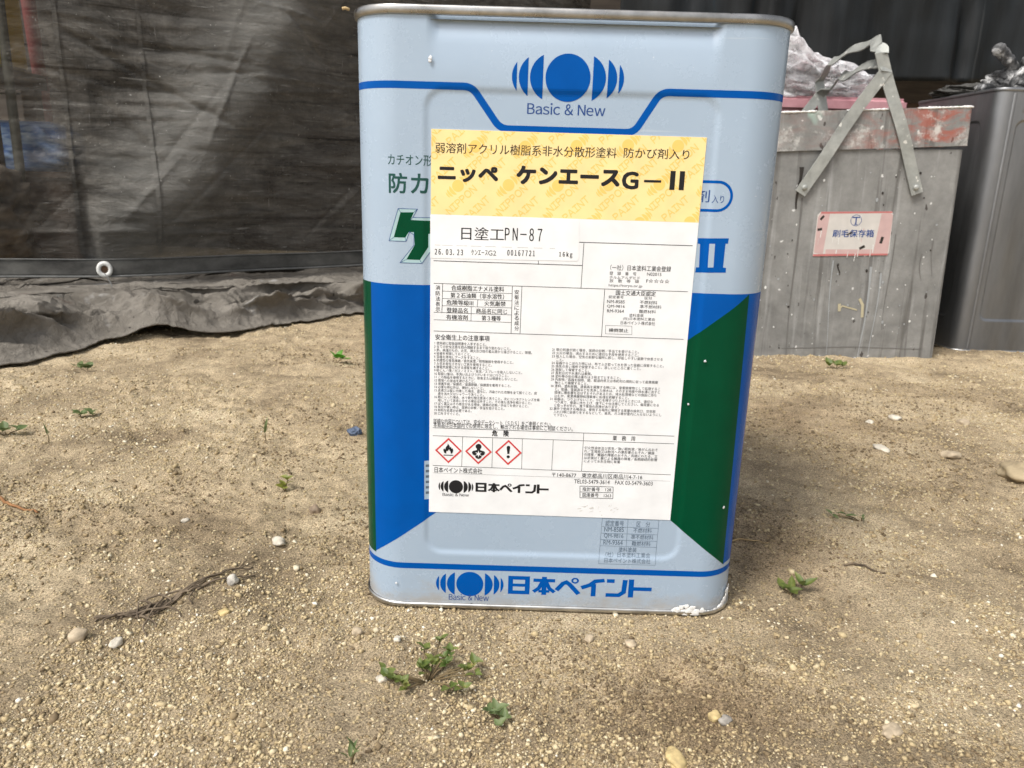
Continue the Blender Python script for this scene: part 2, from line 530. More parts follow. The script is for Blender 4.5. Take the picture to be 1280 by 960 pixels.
def box_bm(bm, x0, y0, z0, x1, y1, z1):
    r = bmesh.ops.create_cube(bm, size=1.0)
    bmesh.ops.scale(bm, vec=(x1 - x0, y1 - y0, z1 - z0), verts=r['verts'])
    bmesh.ops.translate(bm, vec=((x0 + x1) / 2, (y0 + y1) / 2, (z0 + z1) / 2), verts=r['verts'])
    return r['verts']

shed = empty("shed", (0, 2.05, 0))
tag(shed, "dark timber shed whose boarded wall closes the yard behind the hanging sheets", "shed")
bm = bmesh.new()
zz = -0.05
while zz < 2.55:
    w = random.uniform(0.11, 0.15)
    box_bm(bm, -3.2, 0.0 + random.uniform(0, 0.008), zz, 3.2, 0.06, zz + w - 0.006); zz += w
box_bm(bm, -3.2, 0.065, -0.05, 3.2, 0.09, 2.55)
bm_obj("wall", bm, BOARDS, shed)
bm = bmesh.new()
box_bm(bm, -3.5, -0.25, 2.56, 3.5, 1.6, 2.62)
bm_obj("unseen_roof", bm, BOARDS, shed)  # out of view, added for its shade; eave kept short to let sky in
for x in (-1.21 - 0.2, 0.35, 2.0):
    bm = bmesh.new(); box_bm(bm, x - 0.05, -0.11, -0.05, x + 0.05, -0.005, 2.55); bm_obj("post", bm, BOARDS, shed)

def grid_sheet(name, P, mat, parent=None, thick=0.0):
    """P (rows, cols, 3) -> smooth quad sheet"""
    r, c, _ = P.shape
    ii = (np.arange(r - 1)[:, None] * c + np.arange(c - 1)[None]).ravel()
    o = big_mesh(name, P.reshape(-1, 3), np.c_[ii, ii + 1, ii + c + 1, ii + c], mat, smooth=True, parent=parent)
    if thick:
        md = o.modifiers.new("solid", 'SOLIDIFY'); md.thickness = thick; md.offset = 0
    return o

def make_netting():
    m, n, l, b = mat_base("dusty_dark_netting", (0.06, 0.057, 0.05), 0.75, 0, 0.2)
    v = coords(n, l)
    f = noise(n, l, coords(n, l, (1, 1, 1.8)), 5.5, 10, 0.72, 0.5)
    c = ramp(n, l, f, [(0.34, (0.022, 0.020, 0.016)), (0.64, (0.125, 0.117, 0.103))])
    s = noise(n, l, coords(n, l, (1, 1, 5)), 14, 5, 0.7, 0.6)
    c = mix(n, l, 0.8, c, ramp(n, l, s, [(0.36, 0.22), (0.62, 0.70)]), 'OVERLAY')
    hz = noise(n, l, coords(n, l, (0.5, 0.5, 30)), 1.6, 5, 0.7, 0.25)
    c = mix(n, l, ramp(n, l, hz, [(0.36, 0.65), (0.43, 0.0)]), c, (0.016, 0.014, 0.012))
    d = noise(n, l, v, 95, 3, 0.6)
    c = mix(n, l, ramp(n, l, d, [(0.70, 0.0), (0.76, 0.8)]), c, (0.27, 0.26, 0.24))
    w = noise(n, l, coords(n, l, (60, 60, 3)), 5, 3, 0.6)
    c = mix(n, l, 0.45, c, ramp(n, l, w, [(0.3, 0.35), (0.7, 0.62)]), 'OVERLAY')
    # scratches and lint caught in the mesh
    for rot_, sc_, lim_, col_ in ((0.5, (5, 5, 60), 0.695, (0.26, 0.255, 0.235)), (-0.9, (45, 45, 4), 0.735, (0.24, 0.235, 0.22)), (0.15, (3, 3, 85), 0.68, (0.020, 0.018, 0.015))):
        sv = noise(n, l, coords(n, l, sc_, (0, rot_ * 0.35, 0)), 3.0, 4, 0.62, 0.5)
        c = mix(n, l, ramp(n, l, sv, [(lim_ - 0.06, 0.0), (lim_, 0.6)]), c, col_)
    sp = noise(n, l, v, 190, 2, 0.5)
    c = mix(n, l, ramp(n, l, sp, [(0.74, 0.0), (0.77, 0.9)]), c, (0.42, 0.41, 0.38))
    bump(n, l, b, noise(n, l, coords(n, l, (1, 1, 2.2)), 26, 6, 0.7, 0.8), 0.55, 0.012)
    # light on the broad slanting fold, painted in as a paler band
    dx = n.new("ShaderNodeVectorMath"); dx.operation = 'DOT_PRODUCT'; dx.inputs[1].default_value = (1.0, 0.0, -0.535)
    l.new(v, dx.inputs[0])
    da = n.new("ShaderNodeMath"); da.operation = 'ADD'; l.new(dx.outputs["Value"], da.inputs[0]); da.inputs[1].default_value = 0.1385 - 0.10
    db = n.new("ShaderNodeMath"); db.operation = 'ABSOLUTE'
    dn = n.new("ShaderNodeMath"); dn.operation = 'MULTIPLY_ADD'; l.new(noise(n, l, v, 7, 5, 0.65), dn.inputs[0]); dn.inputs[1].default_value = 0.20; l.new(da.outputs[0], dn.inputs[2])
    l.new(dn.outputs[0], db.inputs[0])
    fold_light = ramp(n, l, db.outputs[0], [(0.03, 0.42), (0.15, 0.0)])
    c = mix(n, l, fold_light, c, (0.225, 0.222, 0.205))
    l.new(c, b.inputs["Base Color"])
    tr = n.new("ShaderNodeBsdfTransparent")
    mx = n.new("ShaderNodeMixShader")
    sx = n.new("ShaderNodeSeparateXYZ"); tc = n.new("ShaderNodeTexCoord"); l.new(tc.outputs["Object"], sx.inputs[0])
    left = n.new("ShaderNodeMapRange"); l.new(sx.outputs[0], left.inputs[0])
    left.inputs[1].default_value = -0.27; left.inputs[2].default_value = -0.16; left.inputs[3].default_value = 0.10; left.inputs[4].default_value = 0.82
    ad = n.new("ShaderNodeMath"); ad.operation = 'MULTIPLY_ADD'
    l.new(ramp(n, l, f, [(0.3, 0.0), (0.7, 1.0)]), ad.inputs[0]); ad.inputs[1].default_value = 0.16
    l.new(left.outputs[0], ad.inputs[2]); ad.use_clamp = True
    l.new(ad.outputs[0], mx.inputs[0]); l.new(tr.outputs[0], mx.inputs[1]); l.new(b.outputs[0], mx.inputs[2])
    l.new(mx.outputs[0], n["Material Output"].inputs[0])
    return m
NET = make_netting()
HEM = make_metal("dusty_webbing", (0.030, 0.029, 0.026), (0.125, 0.122, 0.11), 0.7, 0.9, 16, (1, 1, 2), 0.0, (60, 0.74, (0.22, 0.21, 0.19)))
HEMEDGE = make_metal("grey_cord", (0.09, 0.092, 0.088), (0.17, 0.17, 0.16), 0.7, 0.9, 30, (1, 1, 1), 0.0)

# the hem runs along this line on the ground plan
HEMLINE = np.array([(-1.75, 0.72), (-1.30, 0.775), (-0.972, 0.846), (-0.806, 0.898), (-0.675, 0.980), (-0.392, 1.199), (-0.10, 1.42), (0.16, 1.60)])
seg = np.r_[0, np.cumsum(np.hypot(*np.diff(HEMLINE, axis=0).T))]
def on_hem(s):
    w = 0.05
    x = sum(np.interp(s + d, seg, HEMLINE[:, 0]) for d in (-w, 0, w)) / 3
    y = sum(np.interp(s + d, seg, HEMLINE[:, 1]) for d in (-w, 0, w)) / 3
    return x, y
def hem_normal(s):
    x0, y0 = on_hem(s - 0.05); x1, y1 = on_hem(s + 0.05)
    dx, dy = x1 - x0, y1 - y0
    q = np.hypot(dx, dy)
    return dy / q, -dx / q
rc_ = random.Random(77)
CREASES = [(rc_.uniform(0.55, 1.75), rc_.uniform(0.13, 0.72), rc_.choice((rc_.uniform(-.15, .15), rc_.uniform(-.15, .15), rc_.uniform(-1.0, -.5), rc_.uniform(.6, 1.2))), rc_.uniform(0.03, 0.16), rc_.uniform(0.0025, 0.006), rc_.choice((-1, 1)) * rc_.uniform(0.0018, 0.0050)) for _ in range(130)]
def net_off(s, z):
    o = 0.030 * vnoise(s, z * 0.7, 0.45, 21) + 0.008 * vnoise(s * 0.4, z, 0.055, 22) + 0.004 * vnoise(s * 0.25, z, 0.018, 23)
    o = o + 0.003 * vnoise(s, z, 0.03, 24)
    # the broad slanting fold that catches the light
    d = (s - 1.03) - 0.67 * (z - 0.10)
    o = o + 0.055 * np.exp(-(d / 0.12) ** 2) * sstep(z, 0.06, 0.25)
    # sharp slanting crease
    d2 = (z - 0.42) + 0.55 * (s - 1.06)
    o = o - 0.006 * np.exp(-(d2 / 0.006) ** 2) * sstep(s, 0.92, 0.96) * sstep(-s, -1.24, -1.16)
    # pleat running down to the eyelet
    d3 = s - 0.942 - 0.02 * (z - 0.1)
    o = o - 0.016 * np.exp(-(d3 / 0.012) ** 2) * sstep(-z, -0.30, -0.12)
    for zc, a in ((0.372, 1), (0.395, .8), (0.335, .7), (0.455, .8), (0.52, 1), (0.30, .6), (0.58, .7)):
        zl = zc + 0.03 * vnoise(s, s * 0, 0.3, int(zc * 1000))
        o = o - 0.0035 * a * np.exp(-((z - zl) / 0.004) ** 2) * (0.5 + vnoise(s, s * 0 + zc, 0.16, 31) * 1.6).clip(0, 1)
    for (sc0, zc0, an, ln, wd, dp) in CREASES:
        ca_, sa_ = math.cos(an), math.sin(an)
        a_ = (s - sc0) * ca_ + (z - zc0) * sa_; b_ = -(s - sc0) * sa_ + (z - zc0) * ca_ + 0.02 * a_ * a_ / ln
        o = o + dp * np.exp(-np.abs(b_ / wd)) * np.exp(-(a_ / ln) ** 4)
    return o * sstep(z, 0.05, 0.13)

HEM_Z0, HEM_Z1 = 0.060, 0.092
curtain = empty("netting_curtain", (-0.675, 0.98, 0))
tag(curtain, "dusty dark netting curtain hanging behind the crumpled grey drop cloth", "netting")
Sg = np.arange(0, seg[-1] + 0.001, 0.0036)
Zg = np.r_[np.arange(HEM_Z1 - 0.004, 0.75, 0.0034), np.arange(0.76, 2.3, 0.04)]
SS, ZZ = np.meshgrid(Sg, Zg)
X0, Y0 = on_hem(SS); NX, NY = hem_normal(SS)
O = net_off(SS, ZZ)
base = np.array([-0.675, 0.98, 0])
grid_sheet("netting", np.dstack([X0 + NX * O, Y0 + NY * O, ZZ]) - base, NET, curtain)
def hem_w(s): return 0.003 * vnoise(s, s * 0, 0.2, 41)
Zh = np.linspace(0, 1, 7)
SS, TT = np.meshgrid(Sg, Zh)
X0, Y0 = on_hem(SS); NX, NY = hem_normal(SS)
O = 0.006 + 0.003 * vnoise(SS, TT * 0.03, 0.08, 42)
grid_sheet("hem", np.dstack([X0 + NX * O, Y0 + NY * O, HEM_Z0 + hem_w(SS) + TT * (HEM_Z1 - HEM_Z0)]) - base, HEM, curtain, 0.001)
def tube(name, pts, rad, mat, parent=None, sides=8, rads=None):
    P = [Vector(p) for p in pts]; V = []; F = []
    for i, p in enumerate(P):
        d = (P[min(i + 1, len(P) - 1)] - P[max(i - 1, 0)]).normalized()
        a = d.orthogonal().normalized() if i == 0 else (a - d * a.dot(d)).normalized()
        b_ = d.cross(a)
        r = rads[i] if rads is not None else rad
        for k in range(sides):
            t = 2 * math.pi * k / sides
            V.append(p + (a * math.cos(t) + b_ * math.sin(t)) * r)
    for i in range(len(P) - 1):
        for k in range(sides):
            F.append((i * sides + k, i * sides + (k + 1) % sides, (i + 1) * sides + (k + 1) % sides, (i + 1) * sides + k))
    F.append(tuple(range(sides))[::-1]); F.append(tuple((len(P) - 1) * sides + k for k in range(sides)))
    if name is None: return V, F
    return mesh_obj(name, V, F, mat, None, parent, True)
for nm, zoff, r, mt in (("hem_cord", 0.0, 0.0021, HEMEDGE), ("hem_seam", HEM_Z1 - HEM_Z0, 0.0012, HEMEDGE)):
    pts = []
    for s in Sg[::6]:
        x, y = on_hem(s); nx, ny = hem_normal(s); pts.append((x + nx * 0.0075 - base[0], y + ny * 0.0075 - base[1], HEM_Z0 + float(hem_w(s)) + zoff))
    tube(nm, pts, r, mt, curtain)
# two sewn joints down the netting
for s0, lean in ((0.930, 0.0), (1.060, 0.0)):
    z = np.r_[np.arange(0.10, 0.75, 0.01), np.arange(0.76, 2.25, 0.05)]
    rows = []
    for w in (-0.0035, 0.0, 0.0035):
        s = s0 + w + lean * (z - 0.1) + 0 * z
        x, y = on_hem(s); nx, ny = hem_normal(s); o = net_off(s, z) + 0.003
        rows.append(np.c_[x + nx * o - base[0], y + ny * o - base[1], z])
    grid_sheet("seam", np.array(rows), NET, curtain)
# eyelet in the hem
WHITEP = ink("chalky_white_plastic", (0.72, 0.72, 0.68), 0.5)
s_e = float(np.interp(-0.806, HEMLINE[:, 0], seg))
ex, ey = on_hem(s_e); enx, eny = hem_normal(s_e)
bm = bmesh.new()
eyV = []
N = 32; prof = [(0.0062, 0.0), (0.0075, 0.0022), (0.0105, 0.0028), (0.0132, 0.0016), (0.0140, -0.001), (0.0062, -0.002)]
for k in range(N):
    a = 2 * math.pi * k / N
    for r, h in prof: eyV.append((r * math.cos(a), -h, 1.12 * r * math.sin(a)))
eyF = [(k * 6 + j, k * 6 + (j + 1) % 6, ((k + 1) % N) * 6 + (j + 1) % 6, ((k + 1) % N) * 6 + j) for k in range(N) for j in range(6)]
bm.free()
ang = math.atan2(enx, -eny)
cz, sz = math.cos(ang), math.sin(ang)
eyV = [(x * cz - y * sz, x * sz + y * cz, z) for x, y, z in eyV]
eo = mesh_obj("eyelet", [(x + ex + enx * 0.010 - base[0], y + ey + eny * 0.010 - base[1], z + 0.5 * (HEM_Z0 + HEM_Z1) - 0.003) for x, y, z in eyV], eyF, WHITEP, None, curtain, True)
hole = [(x * cz, x * sz, z) for x, z in [(0.0064 * math.cos(2 * math.pi * k / 24), 0.0072 * math.sin(2 * math.pi * k / 24)) for k in range(24)]]
mesh_obj("eyelet_hole", [(x + ex + enx * 0.0105 - base[0], y + ey + eny * 0.0105 - base[1], z + 0.5 * (HEM_Z0 + HEM_Z1) - 0.003) for x, y, z in hole], [tuple(range(24))], DARKWOOD, None, curtain)
st = []
for k in range(14):
    t = k / 13
    st.append((ex + enx * (0.016 + 0.03 * t) + 0.022 * t + 0.004 * math.sin(5 * t) - base[0], ey + eny * (0.016 + 0.03 * t) - base[1], 0.066 - 0.062 * t))
tube("cord_end", st, 0.0011, HEMEDGE, curtain, 6)

# things seen dimly through the netting
RUST = make_metal("dull_red_paint", (0.26, 0.05, 0.05), (0.40, 0.09, 0.085), 0.6, 0.8, 20, (1, 1, 1), 0.0)
OLIVE = make_metal("olive_grey_pole", (0.035, 0.035, 0.022), (0.075, 0.072, 0.05), 0.6, 0.8, 20, (1, 1, 1), 0.0)
YEL = make_metal("yellow_panel_paint", (0.46, 0.30, 0.03), (0.62, 0.42, 0.05), 0.5, 0.7, 14, (1, 1, 1), 0.0)
def make_bluetarp():
    m, n, l, b = mat_base("blue_tarpaulin", (0.04, 0.12, 0.30), 0.5)
    w = noise(n, l, coords(n, l, (2, 2, 9), (0, 0.35, 0)), 9, 4, 0.6, 0.5)
    l.new(ramp(n, l, w, [(0.42, (0.035, 0.14, 0.40)), (0.62, (0.30, 0.45, 0.66))]), b.inputs["Base Color"])
    return m
BLUETARP = make_bluetarp()
def pole(name, p0, p1, r, mat, label, cat):
    a, b_ = Vector(p0), Vector(p1)
    o = empty(name, p0); tag(o, label, cat)
    tube("shaft", [Vector((0, 0, 0)).lerp(b_ - a, t / 6) for t in range(7)], r, mat, o, 12)
    ca = (b_ - a)
    tube("ferrule", [ca * 0.985, ca * 1.0 + Vector((0, 0, 0.004))], r * 1.25, mat, o, 12)
    tube("foot_cap", [Vector((0, 0, 0)), ca * 0.02], r * 1.3, mat, o, 12)
pole("pole", (-1.430, 1.85, 0.0), (-1.475, 1.85, 1.30), 0.019, RUST, "dull red pole leaning upright behind the netting curtain", "pole")
pole("pole", (-1.338, 1.52, 0.0), (-1.375, 1.60, 1.05), 0.012, OLIVE, "olive grey pole standing in front of the blue tarpaulin bundle", "pole")
yp = empty("yellow_crate", (-1.46, 1.60, 0.50)); tag(yp, "yellow plastic crate partly out of frame behind the netting, on a dark trestle", "crate")
bm = bmesh.new(); box_bm(bm, -0.16, -0.08, 0.0, 0.075, 0.10, 0.22); bmesh.ops.bevel(bm, geom=bm.edges[:], offset=0.008, segments=2, affect='EDGES'); bm_obj("body", bm, YEL, yp, False)
bm = bmesh.new(); box_bm(bm, -0.17, -0.09, 0.2205, 0.085, 0.11, 0.25); bmesh.ops.bevel(bm, geom=bm.edges[:], offset=0.006, segments=2, affect='EDGES'); bm_obj("rim", bm, YEL, yp, False)
tr_ = empty("trestle", (-1.50, 1.62, 0)); tag(tr_, "dark wooden trestle carrying the yellow crate behind the netting", "trestle")
bm = bmesh.new(); box_bm(bm, -0.25, -0.13, 0.46, 0.13, 0.13, 0.499); bm_obj("top", bm, DARKWOOD, tr_)
for sx in (-0.22, 0.10):
    for sy in (-0.1, 0.1):
        bm = bmesh.new(); box_bm(bm, sx - 0.018, sy - 0.018, 0, sx + 0.018, sy + 0.018, 0.459); bm_obj("leg", bm, DARKWOOD, tr_)
# blue tarpaulin bundle: a soft folded block
def soft_block(name, c, size, mat, seed, amp, parent=None, n=20, power=4.0):
    bm = bmesh.new(); bmesh.ops.create_icosphere(bm, subdivisions=5, radius=1.0)
    V = np.array([v.co[:] for v in bm.verts])
    k = (np.abs(V) ** power).sum(1) ** (1 / power)
    P = V / k[:, None] * np.array(size)
    f = vnoise(P[:, 0] + P[:, 1], P[:, 2] + P[:, 1] * 0.5, 0.06, seed) + 0.6 * vnoise(P[:, 0] - P[:, 1] + P[:, 2], P[:, 2] * 2, 0.025, seed + 1)
    P = P * (1 + (amp * f)[:, None])
    for v, p in zip(bm.verts, P): v.co = Vector(p) + Vector(c)
    return bm_obj(name, bm, mat, parent, True)
bt = soft_block("tarpaulin_bundle", (0, 0, 0), (0.155, 0.08, 0.068), BLUETARP, 61, 0.22)
bt.location = (-1.405, 1.67, 0.305); tag(bt, "folded blue tarpaulin bundle with pale streaks lying behind the netting", "tarpaulin")
bxo = empty("wooden_box", (-1.42, 1.68, 0.0)); tag(bxo, "dark wooden box under the blue tarpaulin bundle behind the netting", "box")
bm = bmesh.new(); box_bm(bm, -0.19, -0.10, 0.0, 0.19, 0.10, 0.225); bm_obj("body", bm, DARKWOOD, bxo)
bm = bmesh.new(); box_bm(bm, -0.195, -0.105, 0.2255, 0.195, 0.105, 0.241); bm_obj("lid", bm, DARKWOOD, bxo)
SACK = make_metal("brown_sacking", (0.05, 0.038, 0.026), (0.12, 0.095, 0.07), 0.9, 0.95, 30, (1, 1, 1), 0.0)
sk = soft_block("sack", (0, 0, 0), (0.16, 0.10, 0.13), SACK, 66, 0.35)
sk.location = (-1.37, 1.30, 0.115); tag(sk, "lumpy brown sack on the ground behind the netting, below the blue tarpaulin", "sack")

# crumpled drop cloth along the foot of the netting
def make_cloth():
    m, n, l, b = mat_base("dirty_grey_cloth", (0.15, 0.13, 0.11), 0.9, 0, 0.15)
    v = coords(n, l)
    c = ramp(n, l, noise(n, l, v, 7, 6, 0.65), [(0.3, (0.120, 0.107, 0.088)), (0.7, (0.245, 0.224, 0.192))])
    c = mix(n, l, ramp(n, l, noise(n, l, v, 26, 3, 0.5), [(0.66, 0.0), (0.72, 0.7)]), c, (0.33, 0.32, 0.30))
    c = mix(n, l, ramp(n, l, noise(n, l, coords(n, l, (1, 1, 1), (0, 0, 0.7)), 9, 3, 0.5), [(0.66, 0.0), (0.76, 0.45)]), c, (0.13, 0.055, 0.040))
    d = noise(n, l, coords(n, l, (1.3, 1, 1), (0, 0, 2.1)), 40, 2, 0.5)
    c = mix(n, l, ramp(n, l, d, [(0.71, 0.0), (0.74, 0.8)]), c, (0.025, 0.022, 0.02))
    l.new(c, b.inputs["Base Color"])
    bump(n, l, b, noise(n, l, v, 90, 6, 0.7, 0.6), 1.0, 0.006)
    return m
CLOTH = make_cloth()
EDGE = np.array([(-1.30, 0.16), (-0.95, 0.30), (-0.695, 0.409), (-0.661, 0.516), (-0.640, 0.600), (-0.532, 0.653), (-0.452, 0.725), (-0.333, 0.867), (-0.18, 1.02), (0.0, 1.12), (0.22, 1.22)])
BACK = np.array([(-1.75, 0.95), (-1.40, 0.98), (-1.15, 1.02), (-1.02, 1.05), (-0.93, 1.09), (-0.78, 1.14), (-0.66, 1.22), (-0.46, 1.36), (-0.26, 1.48), (-0.05, 1.60), (0.18, 1.72)])
def smooth_line(A, n):
    t = np.linspace(0, len(A) - 1, n); k = np.arange(len(A)); out = []
    for d in range(2):
        out.append(sum(np.interp(t + q, k, A[:, d]) for q in (-.35, -.17, 0, .17, .35)) / 5)
    return np.c_[out[0], out[1]]
NU, NVv = 900, 220
E_ = smooth_line(EDGE, NU); B_ = smooth_line(BACK, NU)
vv = np.linspace(0, 1, NVv)
Px = E_[None, :, 0] * (1 - vv[:, None]) + B_[None, :, 0] * vv[:, None]
Py = E_[None, :, 1] * (1 - vv[:, None]) + B_[None, :, 1] * vv[:, None]
al = (Px + Py) * 0.7071; ac = (Py - Px) * 0.7071
wrp = 0.06 * vnoise(al, ac, 0.18, 71)
f1 = 1 - 2 * np.abs(vnoise(al * 0.35, ac + wrp, 0.075, 72)) * 1.6
f2 = 1 - 2 * np.abs(vnoise(al * 0.5 + 3, ac + wrp * 1.4 + 0.25 * al, 0.042, 73)) * 1.6
f3 = vnoise(al, ac, 0.05, 74)
T_ = vv[:, None] * np.ones_like(Px)
g1 = 1 - np.abs(vnoise(al * 0.30 + 5, ac + wrp * 1.3 + 0.10 * al, 0.060, 79)) * 3.2
H_ = 0.005 + 0.050 * sstep(T_, 0.0, 0.55) * (0.75 + 0.5 * vnoise(al, ac * 0, 0.25, 75)) + (0.020 * f1 + 0.014 * f2 + 0.018 * np.clip(g1, -0.6, 1)) * sstep(T_, 0.03, 0.16) + 0.012 * f3 * sstep(T_, 0.04, 0.2) + (0.010 * (0.35 - np.abs(vnoise(al * 0.55 + wrp, ac + 0.35 * al, 0.026, 70)) * 2) + 0.006 * (0.35 - np.abs(vnoise(al + 0.6 * ac, ac * 0.8 - 0.3 * al, 0.018, 69)) * 2) + 0.002 * vnoise(al, ac, 0.008, 68)) * sstep(T_, 0.0, 0.07)
# the turned-up lip along the front edge, with gaps under it
lip = np.exp(-((T_ - 0.085) / 0.05) ** 2)
H_ += lip * (0.004 + 0.020 * np.clip(vnoise(al, ac * 0, 0.20, 76) + 0.15, 0, 1))
arch = np.exp(-((Px + 0.60) / 0.05) ** 2 - ((Py - 0.66) / 0.06) ** 2)
H_ += 0.026 * arch
hemdist = np.full_like(Px, 9.0)
for s in np.linspace(0, seg[-1], 160):
    x, y = on_hem(s); hemdist = np.minimum(hemdist, np.hypot(Px - x, Py - y))
H_ = np.maximum(H_, 0.004)
lim = 0.040 + 0.14 * hemdist
H_ = np.where(H_ > lim - 0.012, lim - 0.012 + 0.012 * np.tanh((H_ - lim + 0.012) / 0.03), H_)
push = (0.030 * f1 + 0.022 * f2 + 0.030 * np.clip(g1, -0.6, 1)) * sstep(T_, 0.04, 0.2)
Px2 = Px + 0.012 * vnoise(al, ac, 0.09, 77) + 0.5 * push + 0.006 * vnoise(al, ac, 0.022, 67); Py2 = Py + 0.018 * vnoise(al, ac, 0.07, 78) - 0.8 * push
cl = grid_sheet("drop_cloth", np.dstack([Px2, Py2, H_ + np.clip(ground_h(Px2, Py2), 0, 1)]), CLOTH, None, 0.0016)
tag(cl, "crumpled dirty grey drop cloth bunched on the ground below the netting hem", "drop cloth")

# black plastic sheet hung on the right
def make_blackplastic():
    m, n, l, b = mat_base("black_plastic_film", (0.012, 0.014, 0.016), 0.5, 0, 0.3)
    s = noise(n, l, coords(n, l, (9, 9, 0.7)), 3, 5, 0.65, 0.4)
    c = ramp(n, l, s, [(0.35, (0.004, 0.005, 0.0055)), (0.62, (0.010, 0.0125, 0.014)), (0.72, (0.005, 0.014, 0.021))])
    s2 = noise(n, l, coords(n, l, (22, 22, 0.5)), 3, 3, 0.6, 0.5)
    c = mix(n, l, ramp(n, l, s2, [(0.64, 0.0), (0.70, 0.6)]), c, (0.035, 0.038, 0.039))
    l.new(c, b.inputs["Base Color"])
    l.new(ramp(n, l, noise(n, l, coords(n, l, (6, 6, 1)), 6, 4), [(0.3, 0.42), (0.7, 0.65)]), b.inputs["Roughness"])
    return m
BLACKFILM = make_blackplastic()
sx_ = np.arange(0.20, 2.3, 0.008); zx_ = np.r_[np.arange(0.515, 0.80, 0.012), np.arange(0.82, 2.4, 0.05)]
SX, ZX = np.meshgrid(sx_, zx_)
YX = 1.42 + 0.05 * vnoise(SX, ZX * 0.08, 0.10, 81) + 0.03 * vnoise(SX, ZX * 0.12, 0.035, 82) + 0.004 * vnoise(SX, ZX, 0.05, 83)
pf = grid_sheet("plastic_sheet", np.dstack([SX, YX, ZX + 0.008 * vnoise(SX, SX * 0, 0.3, 84)]), BLACKFILM, None, 0.001)
tag(pf, "black plastic sheet hanging in long vertical folds above the brown plank", "plastic sheet")
bm = bmesh.new(); box_bm(bm, 0.30, 1.53, 0.415, 1.06, 1.57, 0.475); bmesh.ops.bevel(bm, geom=bm.edges[:], offset=0.003, segments=1, affect='EDGES')
pk = bm_obj("plank", bm, DARKWOOD); tag(pk, "brown wooden plank lying across blocks below the black plastic sheet", "plank")
for x in (0.42, 0.92):
    bm = bmesh.new(); box_bm(bm, x - 0.08, 1.47, 0.0, x + 0.08, 1.63, 0.414); bmesh.ops.bevel(bm, geom=bm.edges[:], offset=0.006, segments=2, affect='EDGES')
    o = bm_obj("block_pier", bm, BOARDS); tag(o, "dark support block under the brown plank, " + ("behind the grey bucket" if x < 0.6 else "behind the steel can"), "block")

